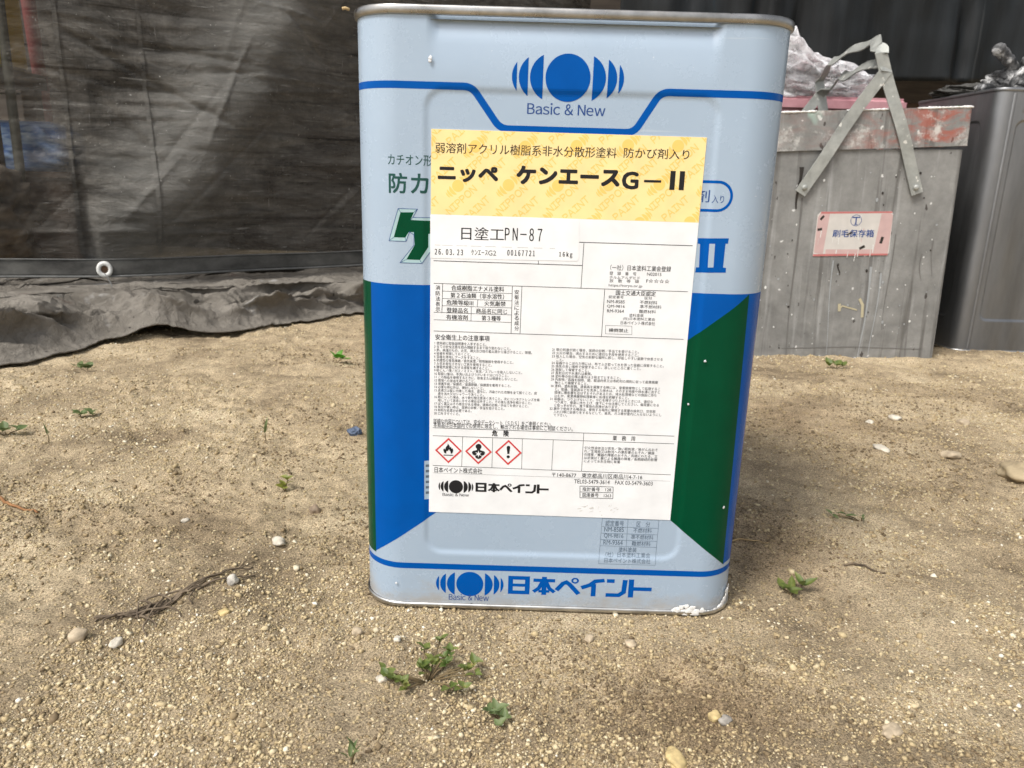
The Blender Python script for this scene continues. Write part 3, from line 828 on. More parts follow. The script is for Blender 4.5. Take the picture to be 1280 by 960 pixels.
# ------------------------------------------------------------------ what is printed on the tin: text, left, right, bottom, top in mm, boldness
LABEL_TEXT = [('弱溶剤アクリル樹脂系非水分散形塗料', -72.92, 25.03, 276.06, 281.63, 0.004),
    ('防かび剤入り', 28.88, 64.25, 276.43, 281.79, 0.004),
    ('ニッペ', -71.58, -38.59, 261.16, 269.75, 0.055),
    ('ケンエース', -28.82, 27.69, 261.05, 270.9, 0.055),
    ('G', 28.76, 37.95, 260.01, 269.46, 0.05),
    ('（一社）日本塗料工業会登録', 25.42, 59.5, 215.82, 218.94, 0),
    ('登　録　番　号', 25.17, 40.27, 213.16, 215.17, 0),
    ('N02015', 46.28, 54.36, 213.37, 215.16, 0),
    ('ホルムアルデヒド', 25.31, 42.41, 211.08, 212.78, 0),
    ('放　散　等　級', 25.44, 42.1, 209.01, 210.94, 0),
    ('F☆☆☆☆', 46.11, 59.16, 209.39, 211.73, 0),
    ('https://toryo.or.jp', 25.16, 44.1, 206.32, 208.17, 0),
    ('国土交通大臣認定', 29.47, 52.08, 201.79, 204.74, 0.01),
    ('認定番号', 25.56, 33.98, 200.0, 201.59, 0),
    ('区分', 45.94, 50.2, 199.92, 201.55, 0),
    ('NM-8585', 24.81, 34.8, 197.27, 199.04, 0),
    ('不燃材料', 43.4, 53.25, 197.19, 199.28, 0),
    ('QM-9816', 24.98, 34.98, 194.52, 196.31, 0),
    ('準不燃材料', 43.58, 55.85, 194.76, 196.77, 0),
    ('RM-9364', 25.15, 34.7, 191.86, 193.69, 0),
    ('難燃材料', 43.33, 52.89, 191.95, 194.01, 0),
    ('塗料塗装', 37.9, 46.05, 189.78, 191.57, 0),
    ('(社)日本塗料工業会', 34.53, 52.79, 187.52, 189.51, 0),
    ('日本ペイント株式会社', 33.32, 52.97, 185.14, 187.27, 0),
    ('横倒禁止', 26.75, 38.02, 180.53, 182.77, 0.01),
    ('合成樹脂エナメル塗料', -63.68, -33.83, 201.68, 204.85, 0.008),
    ('第２石油類（非水溶性）', -64.1, -33.72, 197.49, 200.58, 0.008),
    ('危険等級Ⅲ', -66.34, -51.11, 193.39, 196.37, 0.008),
    ('火気厳禁', -44.8, -32.71, 193.45, 196.42, 0.008),
    ('登録品名', -66.32, -54.19, 188.98, 191.97, 0.008),
    ('商品名に同じ', -49.45, -31.68, 189.02, 192.01, 0.008),
    ('有機溶剤', -66.43, -54.14, 184.95, 187.91, 0.008),
    ('第３種等', -46.19, -35.22, 185.0, 187.95, 0.008),
    ('安全衛生上の注意事項', -72.66, -41.37, 172.92, 176.3, 0.008),
    ('消', -72.59, -70.01, 201.82, 204.45, 0.008),
    ('防', -72.58, -70.0, 198.59, 201.23, 0.008),
    ('法', -72.58, -69.99, 195.48, 198.13, 0.008),
    ('表', -72.57, -69.98, 192.46, 195.12, 0.008),
    ('示', -72.56, -69.96, 189.33, 192.0, 0.008),
    ('安', -27.92, -25.38, 200.67, 203.21, 0.005),
    ('衛', -27.83, -25.29, 197.71, 200.26, 0.005),
    ('法', -27.74, -25.2, 194.74, 197.3, 0.005),
    ('に', -27.65, -25.1, 191.76, 194.32, 0.005),
    ('よ', -27.56, -25.01, 188.76, 191.34, 0.005),
    ('る', -27.47, -24.92, 185.76, 188.35, 0.005),
    ('成', -27.38, -24.82, 182.75, 185.35, 0.005),
    ('分', -27.29, -24.73, 179.72, 182.33, 0.005),
    ('詳細な内容については、安全データシート（ＳＤＳ）をご参照ください。', -73.67, -3.3, 122.15, 125.33, 0),
    ('本商品は日本国内での使用に限定し、輸出される場合は事前にご相談ください。', -73.66, 9.14, 119.85, 122.94, 0),
    ('危　険', -38.72, -28.73, 115.38, 119.15, 0.025),
    ('業　務　用', 33.18, 46.51, 114.96, 117.97, 0.008),
    ('日本ペイント株式会社', -72.94, -44.12, 91.02, 94.73, 0.004),
    ('〒140-8677　東京都品川区南品川4-7-16', -1.96, 52.61, 90.47, 93.57, 0),
    ('TEL03-5479-3614　FAX 03-5479-3603', 11.61, 59.18, 86.8, 89.39, 0),
    ('指針番号　128', 16.85, 34.32, 81.99, 84.6, 0),
    ('国連番号　1263', 17.06, 34.57, 78.12, 80.74, 0),
    ('Basic & New', -68.03, -51.96, 75.95, 78.05, 0.01)]
STICKER_TEXT = [('日塗工', -58.42, -34.63, 230.22, 237.42, 0.006), ('PN-87', -34.2, -13.47, 230.46, 237.65, 0.012), ('26.03.23', -73.09, -57.27, 221.51, 224.92, 0.03), ('ｹﾝｴｰｽG2', -52.68, -38.83, 221.87, 225.09, 0), ('00167721', -32.59, -17.09, 222.18, 225.54, 0.03), ('16kg', -3.68, 3.87, 221.68, 225.44, 0.03)]
LABEL_LINES = [(7.24, 230.76, 70.38, 230.7, 0.35),
    (9.93, 230.36, 9.63, 204.94, 0.28),
    (-73.75, 218.15, 9.57, 217.96, 0.35),
    (-15.02, 219.9, -14.94, 217.68, 0.28),
    (-73.64, 205.46, 70.01, 205.03, 0.28),
    (23.05, 204.89, 22.85, 177.9, 0.28),
    (-73.58, 178.08, 69.99, 177.57, 0.28),
    (-68.58, 205.48, -68.95, 188.85, 0.28),
    (-29.19, 205.35, -29.13, 177.99, 0.28),
    (-23.77, 205.29, -23.99, 177.87, 0.28),
    (-68.56, 201.22, -29.24, 200.95, 0.22),
    (-68.63, 196.98, -29.12, 196.81, 0.22),
    (-68.79, 192.86, -29.19, 192.73, 0.22),
    (-73.61, 188.89, -29.16, 188.72, 0.22),
    (-73.6, 184.64, -29.09, 184.37, 0.22),
    (-48.65, 196.81, -48.81, 192.77, 0.22),
    (-52.22, 192.76, -52.28, 184.55, 0.22),
    (24.76, 184.3, 39.85, 184.3, 0.15),
    (25.05, 179.42, 40.19, 179.42, 0.15),
    (24.76, 184.3, 25.05, 179.42, 0.15),
    (39.85, 184.3, 40.19, 179.42, 0.15),
    (-74.04, 119.52, 69.64, 118.78, 0.28),
    (-74.03, 114.5, 69.91, 113.95, 0.28),
    (-74.0, 95.57, 69.61, 94.13, 0.28),
    (-56.2, 114.31, -56.56, 95.47, 0.24),
    (-38.28, 114.28, -38.34, 95.28, 0.24),
    (-20.54, 114.19, -20.4, 95.14, 0.24),
    (-2.13, 114.07, -2.27, 94.9, 0.24),
    (15.81, 119.02, 15.77, 94.71, 0.24),
    (-73.9, 90.78, 69.66, 89.99, 0.1),
    (15.31, 85.1, 35.47, 85.13, 0.3),
    (15.5, 81.29, 35.61, 81.32, 0.3),
    (15.7, 77.47, 35.76, 77.49, 0.3),
    (15.31, 85.1, 15.7, 77.47, 0.3),
    (35.47, 85.13, 35.76, 77.49, 0.3)]
KE_OUT = [(-93.23, 246.16), (-82.6, 246.13), (-85.24, 241.54), (-74.93, 241.67), (-74.91, 223.95), (-80.22, 216.51), (-92.47, 216.58), (-84.61, 226.46), (-84.59, 232.1), (-87.04, 233.75), (-89.01, 228.5), (-98.7, 228.47)]
KE_IN = [(-91.95, 244.16), (-84.53, 244.38), (-86.47, 240.22), (-74.93, 239.96), (-74.92, 233.25), (-76.68, 232.76), (-76.67, 225.65), (-81.37, 218.41), (-88.91, 218.45), (-84.17, 226.64), (-84.58, 233.65), (-87.48, 233.57), (-89.43, 230.48), (-95.86, 230.47)]
TWO_OUT = [(73.07, 234.89), (89.92, 235.39), (89.76, 232.46), (88.38, 232.42), (88.32, 219.26), (90.03, 219.03), (90.11, 216.43), (73.24, 215.92), (73.44, 218.81), (75.12, 218.86), (74.56, 231.74), (73.15, 231.97)]
TWO_IN = [(79.44, 232.07), (82.57, 232.16), (82.93, 219.09), (79.77, 219.0)]
BODY_TEXT = [('カチオン形', -98.69, -74.63, 269.05, 274.88, 0.004),
    ('防', -98.42, -88.16, 254.33, 265.1, 0.02),
    ('カ', -86.19, -76.58, 254.46, 265.02, 0.02),
    ('剤', 69.67, 77.32, 254.3, 261.07, 0.004),
    ('入り', 78.56, 85.12, 254.11, 258.35, 0.0),
    ('Basic & New', -24.03, 17.67, 297.29, 303.31, 0.012),
    ('Basic & New', -63.64, -38.33, 5.28, 9.82, 0.01),
    ('認定番号', 32.29, 43.59, 59.13, 62.87, 0),
    ('区　分', 51.45, 59.8, 59.17, 62.76, 0),
    ('NM-8585', 31.8, 43.87, 55.35, 58.42, 0),
    ('不燃材料', 49.78, 61.11, 55.13, 58.35, 0),
    ('QM-9816', 31.83, 43.92, 50.76, 54.0, 0),
    ('準不燃材料', 48.62, 62.44, 50.64, 53.88, 0),
    ('RM-9364', 31.84, 43.72, 46.41, 49.66, 0),
    ('難燃材料', 49.42, 61.06, 46.17, 49.43, 0),
    ('塗料塗装', 41.54, 52.71, 41.81, 45.08, 0),
    ('（社）日本塗料工業会', 33.57, 61.42, 38.25, 41.54, 0),
    ('日本ペイント株式会社', 33.05, 61.69, 34.67, 37.96, 0)]
BODY_LINES = [(30.15, 63.95, 64.96, 64.03, 0.18), (30.22, 58.6, 64.91, 58.56, 0.18), (30.0, 54.12, 64.76, 54.19, 0.18), (29.91, 49.79, 64.76, 49.75, 0.18), (29.76, 45.59, 64.7, 45.56, 0.18), (29.61, 33.79, 64.87, 33.87, 0.18), (30.15, 63.95, 29.61, 33.79, 0.18), (64.96, 64.03, 64.87, 33.87, 0.18), (45.99, 63.94, 46.11, 45.59, 0.18)]

# ------------------------------------------------------------------ the paint tin
CAN = Tin(0.236, 0.347, 0.026, (0.078, 0.0385, 0.3085, 0.010), 0.0010)
can = empty("paint_can", (0, 0, 0))
tag(can, "square pale blue paint tin with blue and green panels and a big paper label", "paint can")

class Prints:
    """collects flat shapes (millimetres on the side) and lays them on a tin"""
    def __init__(s): s.V = []; s.F = []; s.M = []; s.S = []; s.k = 0
    def step(s):          # each printed shape lies a hair above the one before, so that none share a plane
        s.k += 1
        return (s.k % 12) * 2.0e-6
    def lay(s, tin, shape, m, off, smooth=False, clip=True, u_shift=0.0):
        if isinstance(shape, list):
            for q in shape: s.lay(tin, q, m, off, smooth, clip, u_shift)
            return
        off += s.step()
        V, F = shape
        V = np.asarray(V, float) / 1000
        if clip: V, F = clip2d(V, F, *tin.lines())
        i0 = len(s.V)
        s.V += [tin.at(u + u_shift, z, off) for u, z in V]
        s.F += [tuple(i0 + i for i in f) for f in F]; s.M += [m] * len(F); s.S += [smooth] * len(F)
    def flat(s, shape, m, y):
        if isinstance(shape, list):
            for q in shape: s.flat(q, m, y)
            return
        y -= s.step()
        V, F = shape
        i0 = len(s.V)
        s.V += [(u / 1000, y, z / 1000) for u, z in V]
        s.F += [tuple(i0 + i for i in f) for f in F]; s.M += [m] * len(F); s.S += [False] * len(F)

B = Prints()
sv_, sf_ = CAN.shell()
B.V += sv_; B.F += sf_; B.M += [0] * len(sf_); B.S += [True] * len(sf_)
OFF = 0.00008
qmm = CAN.q * 1000; he = qmm / 2
top_path = [(-he, 310.2), (-53.6, 310.2), (-38.2, 289.5), (33.6, 289.5), (46.4, 310.2), (he, 310.2)]
for k in range(4):
    sh = k * CAN.q
    B.k = 0
    B.lay(CAN, stroke(top_path, 3.7, fillet=4.5), 1, OFF, True, True, sh)
    B.lay(CAN, stroke([(-he, 28.6), (he, 28.6)], 3.8), 1, OFF, True, True, sh)
# coloured field: front
B.lay(CAN, poly([(-113.6, 204.4), (-113.6, 33.4), (3.0, 121), (106.6, 204.4)]), 1, OFF, True)
B.lay(CAN, poly([(106.6, 204.4), (3.0, 121), (110.3, 32.6)]), 2, OFF, True)
B.lay(CAN, poly([(106.6, 204.4), (110.3, 32.6), (he, 33.4), (he, 204.4)]), 1, OFF, True)
B.lay(CAN, rect(-he, 33.4, -113.6, 204.4), 2, OFF, True)
for k, mi in ((1, 1), (2, 1), (3, 2)): B.lay(CAN, rect(-he, 33.4, he, 204.4), mi, OFF, True, True, k * CAN.q)
for sh in emblem(-3.1, 315.9, 1.0): B.lay(CAN, sh, 1, OFF + 0.00003)
for sh in emblem(-50.5, 16.9, 0.72): B.lay(CAN, sh, 1, OFF)
for sh in maker_name(-26.4, 10.9, 90.6, 12.6): B.lay(CAN, sh, 1, OFF)
MIDX = {"Basic & New": 4, "カチオン形": 3, "防": 3, "カ": 3, "剤": 4, "入り": 4}
for s, u0, u1, z0, z1, bold in BODY_TEXT: B.lay(CAN, t_fit(s, u0, u1, z0, z1, bold), MIDX.get(s, 5), OFF)
for u0, z0, u1, z1, w in BODY_LINES: B.lay(CAN, stroke([(u0, z0), (u1, z1)], w), 5, OFF)
# bevelled green character, the roman two and the capsule that run under the paper label
B.lay(CAN, poly(KE_OUT), 6, OFF)
B.lay(CAN, poly(KE_IN), 2, OFF + 0.00003)
B.lay(CAN, stroke(KE_OUT[4:] + KE_OUT[:4], 0.28), 4, OFF + 0.00006)
for a, c in ((0, 0), (1, 1), (2, 2), (5, 7), (6, 8), (7, 9), (8, 10), (9, 11), (10, 12), (11, 13)):
    B.lay(CAN, stroke([KE_OUT[a], KE_IN[c]], 0.22), 4, OFF + 0.00006)
B.lay(CAN, poly(TWO_OUT), 1, OFF)
B.lay(CAN, poly(TWO_IN), 0, OFF + 0.00005)
cap = [(70, 265.3), (81.5, 265.3)] + [(81.5 + 7.6 * math.sin(a), 257.7 + 7.6 * math.cos(a)) for a in np.linspace(0.15, math.pi - 0.15, 15)] + [(81.5, 250.1), (70, 250.1)]
B.lay(CAN, stroke(cap, 1.5), 1, OFF)
# a stamped side plate peeping from under the label
B.lay(CAN, rect(-79.0, 73.5, -75.0, 98.5), 7, OFF + 0.00005)
for z in (77, 80.5, 84, 87.5, 91, 94.5): B.lay(CAN, rect(-78.2, z, -75.2, z + 1.6), 5, OFF + 0.00009)
mesh_obj("body", B.V, B.F, [TIN, BLUE, GREEN, DKGREEN, NAVY, GREY_INK, PALEBEV, ink("pale_plate", (0.36, 0.48, 0.60), 0.3)], B.M, can, B.S)

def seam_profile(z0, z1, o0, o1, n=10):
    cz, hz, co, ho = (z0 + z1) / 2, (z1 - z0) / 2, (o0 + o1) / 2, (o1 - o0) / 2
    out = []
    for k in range(n):
        a = 2 * math.pi * k / n
        c_, s_ = math.cos(a), math.sin(a)
        out.append((co + ho * math.copysign(abs(c_) ** 0.7, c_), cz + hz * math.copysign(abs(s_) ** 0.7, s_)))
    return out
V, F = CAN.loop(seam_profile(0.3443, 0.3493, -0.0014, 0.0019, 14)); mesh_obj("top_rim", V, F, RIM, None, can, True)
V, F = CAN.loop(seam_profile(0.0000, 0.0034, -0.0014, 0.0016, 14)); mesh_obj("bottom_rim", V, F, SEAM, None, can, True)
V, F = CAN.plate(0.3425); mesh_obj("lid", V, F, SEAM, None, can)
V, F = CAN.plate(0.0006); mesh_obj("base", V, [f[::-1] for f in F], SEAM, None, can)
bm = bmesh.new()
bmesh.ops.create_cone(bm, cap_ends=True, segments=40, radius1=0.021, radius2=0.0195, depth=0.004)
bmesh.ops.translate(bm, verts=bm.verts, vec=(0.065, -0.062, 0.3447))
bm_obj("pouring_cap", bm, SEAM, can)
# dried white paint crusted on the near bottom corner
def crust(name, mat, parent, spots, seed):
    bm = bmesh.new()
    for (u, z, r, flat) in spots:
        p0 = Vector(CAN.at(u, z, 0.0012)); p1 = Vector(CAN.at(u, z, 0.0022)); nrm = (p1 - p0).normalized()
        rr = bmesh.ops.create_icosphere(bm, subdivisions=3, radius=1.0)
        for v in rr['verts']:
            f = 1 + 0.7 * float(vnoise(np.array([v.co.x * 1.3 + u * 900]), np.array([v.co.z * 1.3 + v.co.y]), 0.8, seed)[0]) + 0.4 * float(vnoise(np.array([v.co.x * 3 + u * 900]), np.array([v.co.z * 3 - v.co.y]), 0.7, seed + 1)[0])
            d = v.co * r * f
            d = d - nrm * d.dot(nrm) * (1 - flat)
            v.co = p0 + d
            v.co.z = max(v.co.z, 0.0003)
    return bm_obj(name, bm, mat, parent, True)
CRUST = make_metal("dried_white_paint", (0.60, 0.59, 0.56), (0.84, 0.83, 0.80), 0.5, 0.7, 260, (1, 1, 1), 0.0, (420, 0.66, (0.30, 0.28, 0.25)))
crust("dried_paint", CRUST, can, [(0.079 + 0.0022 * k, 0.0022 + 0.0011 * math.sin(k * 1.7), 0.0021 + 0.0007 * math.sin(k * 2.3), .16) for k in range(9)] + [(0.0835, 0.0052, 0.0018, .14), (0.0905, 0.0050, 0.0019, .14), (0.0865, 0.0062, 0.0015, .14),
      (0.0985, 0.0018, 0.0014, .2), (0.101, 0.0017, 0.0013, .2), (0.1035, 0.0018, 0.0013, .2), (0.106, 0.0022, 0.0016, .2), (0.109, 0.0028, 0.0020, .18), (0.112, 0.0040, 0.0023, .18), (0.115, 0.0062, 0.0024, .16), (0.1175, 0.0088, 0.0023, .16), (0.119, 0.0115, 0.0020, .16), (0.1165, 0.0118, 0.0018, .16), (0.120, 0.0140, 0.0014, .16)], 91)
CHIP = ink("bare_tin_chip", (0.66, 0.68, 0.70), 0.35)
crust("paint_speck", CHIP, can, [(-0.0755, 0.3235, 0.0011, .3), (-0.0757, 0.3222, 0.0009, .3)], 93)
for sp_ in ((-0.0965, 0.0165, 0.0007, .3), (0.076, 0.139, 0.0006, .3), (0.0832, 0.1655, 0.0007, .3), (0.104, 0.0735, 0.0008, .3)): crust("paint_speck", CHIP, can, [sp_], 93)
STRAW = make_metal("straw", (0.30, 0.20, 0.09), (0.46, 0.34, 0.17), 0.7, 0.9, 60, (1, 1, 1), 0.0)
tube("rim_flake", [(-0.1195, -0.108, 0.3475), (-0.1215, -0.108, 0.3482), (-0.1232, -0.1085, 0.3478)], 0.0008, STRAW, can, 6)

# ---- paper label: slab with its print
YS = -CAN.W / 2 + CAN.depth
Lb = Prints()
y1 = YS - 0.00032
LC = [(-75.1, 288.4), (72.9, 288.2), (71.8, 64.4), (-76.3, 65.1)]
def slab(P, corners, y_front, y_back, m):
    i0 = len(P.V)
    P.V += [(u / 1000, y_front, z / 1000) for u, z in corners] + [(u / 1000, y_back, z / 1000) for u, z in corners]
    n = len(corners)
    P.F += [tuple(i0 + k for k in range(n - 1, -1, -1))] + [(i0 + k, i0 + (k + 1) % n, i0 + n + (k + 1) % n, i0 + n + k) for k in range(n)]
    P.M += [m] * (n + 1); P.S += [False] * (n + 1)
slab(Lb, LC, y1, YS - 0.00004, 0)
P1, P2, P3 = y1 - 0.00003, y1 - 0.00007, y1 - 0.00011
Lb.flat(poly([(-75.33, 243.6), (72.68, 243.3), (72.9, 288.2), (-75.1, 288.4)]), 1, P1)
# watermark of slanting words and emblems in the yellow field
keep = (-75.0, 243.7, 72.5, 288.1)
ca, sa = math.cos(math.radians(43)), math.sin(math.radians(43))
for row in range(-12, 13):
    off = row * 9.0
    for k in range(-9, 10):
        s_along = k * 62.0 + (row % 3) * 21.0
        for kind, ds in (("word", 0.0), ("word2", 25.0), ("mark", 52.5)):
            a = s_along + ds
            ox, oz = -1.0 + a * ca - off * sa, 266 + a * sa + off * ca
            if not (-115 < ox < 95 and 205 < oz < 315): continue
            if kind == "mark":
                shp = []
                for V, F in emblem(0, 0, 0.27):
                    shp.append((np.c_[V[:, 0] * ca - V[:, 1] * sa + ox + 2, V[:, 0] * sa + V[:, 1] * ca + oz + 1.3], F))
            else:
                shp = [t_line("NIPPON" if kind == "word" else "PAINT", ox, oz, 5.3, 0.98, math.radians(43), True)]
                shp.append((shp[0][0] + np.array([0.16, -0.16]), shp[0][1]))
            for V, F in shp:
                if V[:, 0].max() < keep[0] or V[:, 0].min() > keep[2] or V[:, 1].max() < keep[1] or V[:, 1].min() > keep[3]: continue
                if V[:, 0].min() < keep[0] or V[:, 0].max() > keep[2] or V[:, 1].min() < keep[1] or V[:, 1].max() > keep[3]:
                    V, F = clip2d(V, F, keep=keep)
                    if len(F) == 0: continue
                Lb.flat((V, F), 2, P2)
for s, u0, u1, z0, z1, bold in LABEL_TEXT: Lb.flat(t_fit(s, u0, u1, z0, z1, bold), 3 if (bold > 0.003 or z1 - z0 > 2.6) else 4, P3)
Lb.flat(rect(40.8, 264.0, 50.2, 265.3), 3, P3)
Lb.flat(poly([(54.9, 260.4), (57.7, 260.4), (57.7, 270.4), (54.9, 270.4)]), 3, P3); Lb.flat(poly([(60.0, 260.4), (62.8, 260.4), (62.8, 270.4), (60.0, 270.4)]), 3, P3)
for u0, z0, u1, z1, w in LABEL_LINES: Lb.flat(stroke([(u0, z0), (u1, z1)], w), 3, P2)
LIST1 = ["1 使用前に取扱説明書を入手すること。", "2 全ての安全注意を読み理解するまで取り扱わないこと。", "3 熱、高温のもの、火花、裸火及び他の着火源から遠ざけること。禁煙。", "4 容器を密閉しておくこと。", "5 容器を接地しアースをすること。",
 "6 防爆型の電気機器／換気装置／照明機器を使用すること。", "7 火花を発生させない工具を使用すること。", "8 静電気放電に対する措置を講ずること。", "9 粉じん／煙／ガス／ミスト／蒸気／スプレーを吸入しないこと。", "10 取扱い後は、手洗いおよびうがいを十分に行うこと。",
 "11 この製品を使用するときに、飲食または喫煙をしないこと。", "12 環境への放出を避けること。", "13 保護手袋／保護衣／保護眼鏡／保護面を着用すること。", "14 必要な時以外は、開封しないこと。", "15 皮膚又は髪に付着した場合、直ちに、汚染された衣類を全て脱ぐこと。皮", "　 膚を流水又はシャワーで洗うこと。",
 "16 眼に入った場合、水で数分間注意深く洗うこと。次にコンタクトレンズを着", "　 用していて容易に外せる場合は外すこと。その後も洗浄を続けること。", "17 ばく露又はその懸念がある場合、医師の診断／手当てを受けること。", "18 気分が悪い時は、医師の診断／手当を受けること。", "19 特別な処置が必要である。", "20 口をすすぐこと。"]
LIST2 = ["21 眼の刺激が続く場合、医師の診断／手当てを受けること。", "22 火災の場合、消火するために適切な手段を使用すること。", "23 吸入した場合、空気の新鮮な場所に移し、呼吸しやすい姿勢で休息させる", "　 こと。", "24 容器からこぼれた時には、布でふき取って水を張った容器に保管すること。",
 "25 換気の良い場所で保管すること。涼しいところに置くこと。", "26 施錠して保管すること。", "27 直射日光や水濡れは厳禁。", "28 塗料等の缶の積み重ねは３段までとすること。", "29 内容物／容器を国際、国、都道府県又は市町村の規則に従って産業廃棄", "　 物として廃棄すること。", "30 塗料、塗料容器、塗装具を廃棄する時には、産業廃棄物として処理するこ",
 "　 と。容器、塗装具などを洗浄した排水は、そのまま地面や排水溝に流すと", "　 環境に悪影響を及ぼすおそれがあるため、排水処理場などの施設に持ち", "　 込むか、産業廃棄物処理業者に処理を依頼すること。", "31 容器は、つり上げないこと。やむを得ずつり上げるときには、適切な", "　 つり具で、垂直に持ち上げ、落下に十分注意してください。偏荷重になる", "　 と取っ手が外れ、落下事故の危険があります。",
 "32 屋外で使用する場合は、使用する場所に隣接する家屋の換気口、空気取", "　 入れ口等に目張りをするなどして、蒸気、ガス等が室内に入らないようにし", "　 て下さい。"]
for k, s in enumerate(LIST1): Lb.flat(t_line(s, -73.4, 170.3 - k * 2.02, 1.95, 0.905), 4, P3)
for k, s in enumerate(LIST2): Lb.flat(t_line(s, -5.2 , 168.6 - k * 1.98, 1.95, 0.965), 4, P3)
for k, s in enumerate(["引火性液体及び蒸気／強い眼刺激／発がんのおそ", "れ／生殖能又は胎児への悪影響のおそれ／臓器", "の障害／臓器の障害のおそれ／長期にわたる、又", "は反復ばく露による臓器の障害／長期継続的影響", "によって水生生物に有害"]):
    Lb.flat(t_line(s, 16.6, 109.0 - k * 2.1, 2.05, 0.98), 4, P3)
# warning pictograms
for cx, cz in ((-64.6, 105.4), (-46.6, 105.3), (-28.7, 105.3)):
    Lb.flat(stroke([(cx - 7.4, cz), (cx, cz - 7.4), (cx + 7.4, cz), (cx, cz + 7.4)], 0.95, True), 5, P3)
cx, cz = -64.6, 105.6
flame = [(-2.6, -1.6), (-3.1, 0.2), (-2.5, 1.2), (-2.0, 0.3), (-1.5, 2.0), (-0.6, 3.2), (-0.4, 4.3), (0.7, 2.7), (0.9, 1.5), (1.4, 2.3), (1.9, 1.0), (2.5, 1.3), (2.9, 0.0), (2.4, -1.7), (1.5, -2.3), (1.2, -0.9), (0.3, 0.6), (-0.4, -0.6), (-1.2, -0.4), (-1.4, -2.2)]
Lb.flat(poly([(cx + x, cz + z) for x, z in flame][::-1]), 3, P3); Lb.flat(rect(cx - 2.9, cz - 3.4, cx + 2.9, cz - 2.9), 3, P3)
cx, cz = -46.6, 105.3
Lb.flat(disc(cx, cz + 3.2, 1.75, 24), 3, P3)
Lb.flat(poly([(cx + x, cz + z) for x, z in [(-0.9, 1.7), (-1.1, 0.9), (-3.4, 0.3), (-4.0, -0.6), (-3.4, -2.0), (-2.0, -2.6), (-1.6, -4.0), (0, -4.8), (1.6, -4.0), (2.0, -2.6), (3.4, -2.0), (4.0, -0.6), (3.4, 0.3), (1.1, 0.9), (0.9, 1.7)]]), 3, P3)
star = [(cx + (2.3 if k % 2 == 0 else 0.75) * math.sin(math.pi * k / 6), cz - 1.5 + (2.3 if k % 2 == 0 else 0.75) * math.cos(math.pi * k / 6)) for k in range(12)]
Lb.flat(poly(star[::-1]), 0, P3 - 0.00003)
cx, cz = -28.7, 105.3
Lb.flat(poly([(cx - 0.6, cz - 0.9), (cx + 0.6, cz - 0.9), (cx + 1.05, cz + 3.4), (cx + 0.6, cz + 4.2), (cx - 0.6, cz + 4.2), (cx - 1.05, cz + 3.4)]), 3, P3); Lb.flat(disc(cx, cz - 2.7, 0.95, 20), 3, P3)
for sh in emblem(-59.9, 82.2, 0.36): Lb.flat(sh, 3, P3)
for sh in maker_name(-48.0, 79.4, 44.6, 5.9): Lb.flat(sh, 3, P3)
# scuffs low on the paper
for k in range(16):
    u, z = random.uniform(16, 40), random.uniform(66.5, 74.5)
    Lb.flat(stroke([(u, z), (u - random.uniform(.3, 2.6), z - random.uniform(.3, 1.6))], random.uniform(.12, .4)), 6, P2)
SCUFF = ink("scuff_brown", (0.56, 0.53, 0.47), 0.7)
label = mesh_obj("paper_label", Lb.V, Lb.F, [PAPER, YELLOW, AMBER, BLACK, SOFTBLACK, RED, SCUFF], Lb.M, can, Lb.S)
St = Prints()
ys = P3 - 0.00006
slab(St, [(-75.6, 243.4), (6.5, 243.2), (7.5, 221.6), (6.6, 220.3), (-75.6, 219.6)], ys, y1 - 0.00001, 0)
for s, u0, u1, z0, z1, bold in STICKER_TEXT: St.flat(t_fit(s, u0, u1, z0, z1, bold), 1, ys - 0.00005)
for u0, u1 in ((-73, -70), (-69, -63), (-61, -55), (-53, -47), (-45, -39), (-36, -30), (-27, -21), (-18, -13), (-9, -6)): St.flat(rect(u0, 226.8, u1, 227.0), 2, ys - 0.00005)
mesh_obj("sticker", St.V, St.F, [PAPER2, BLACK, ink("faint_print", (0.45, 0.45, 0.44), 0.5)], St.M, label, St.S)

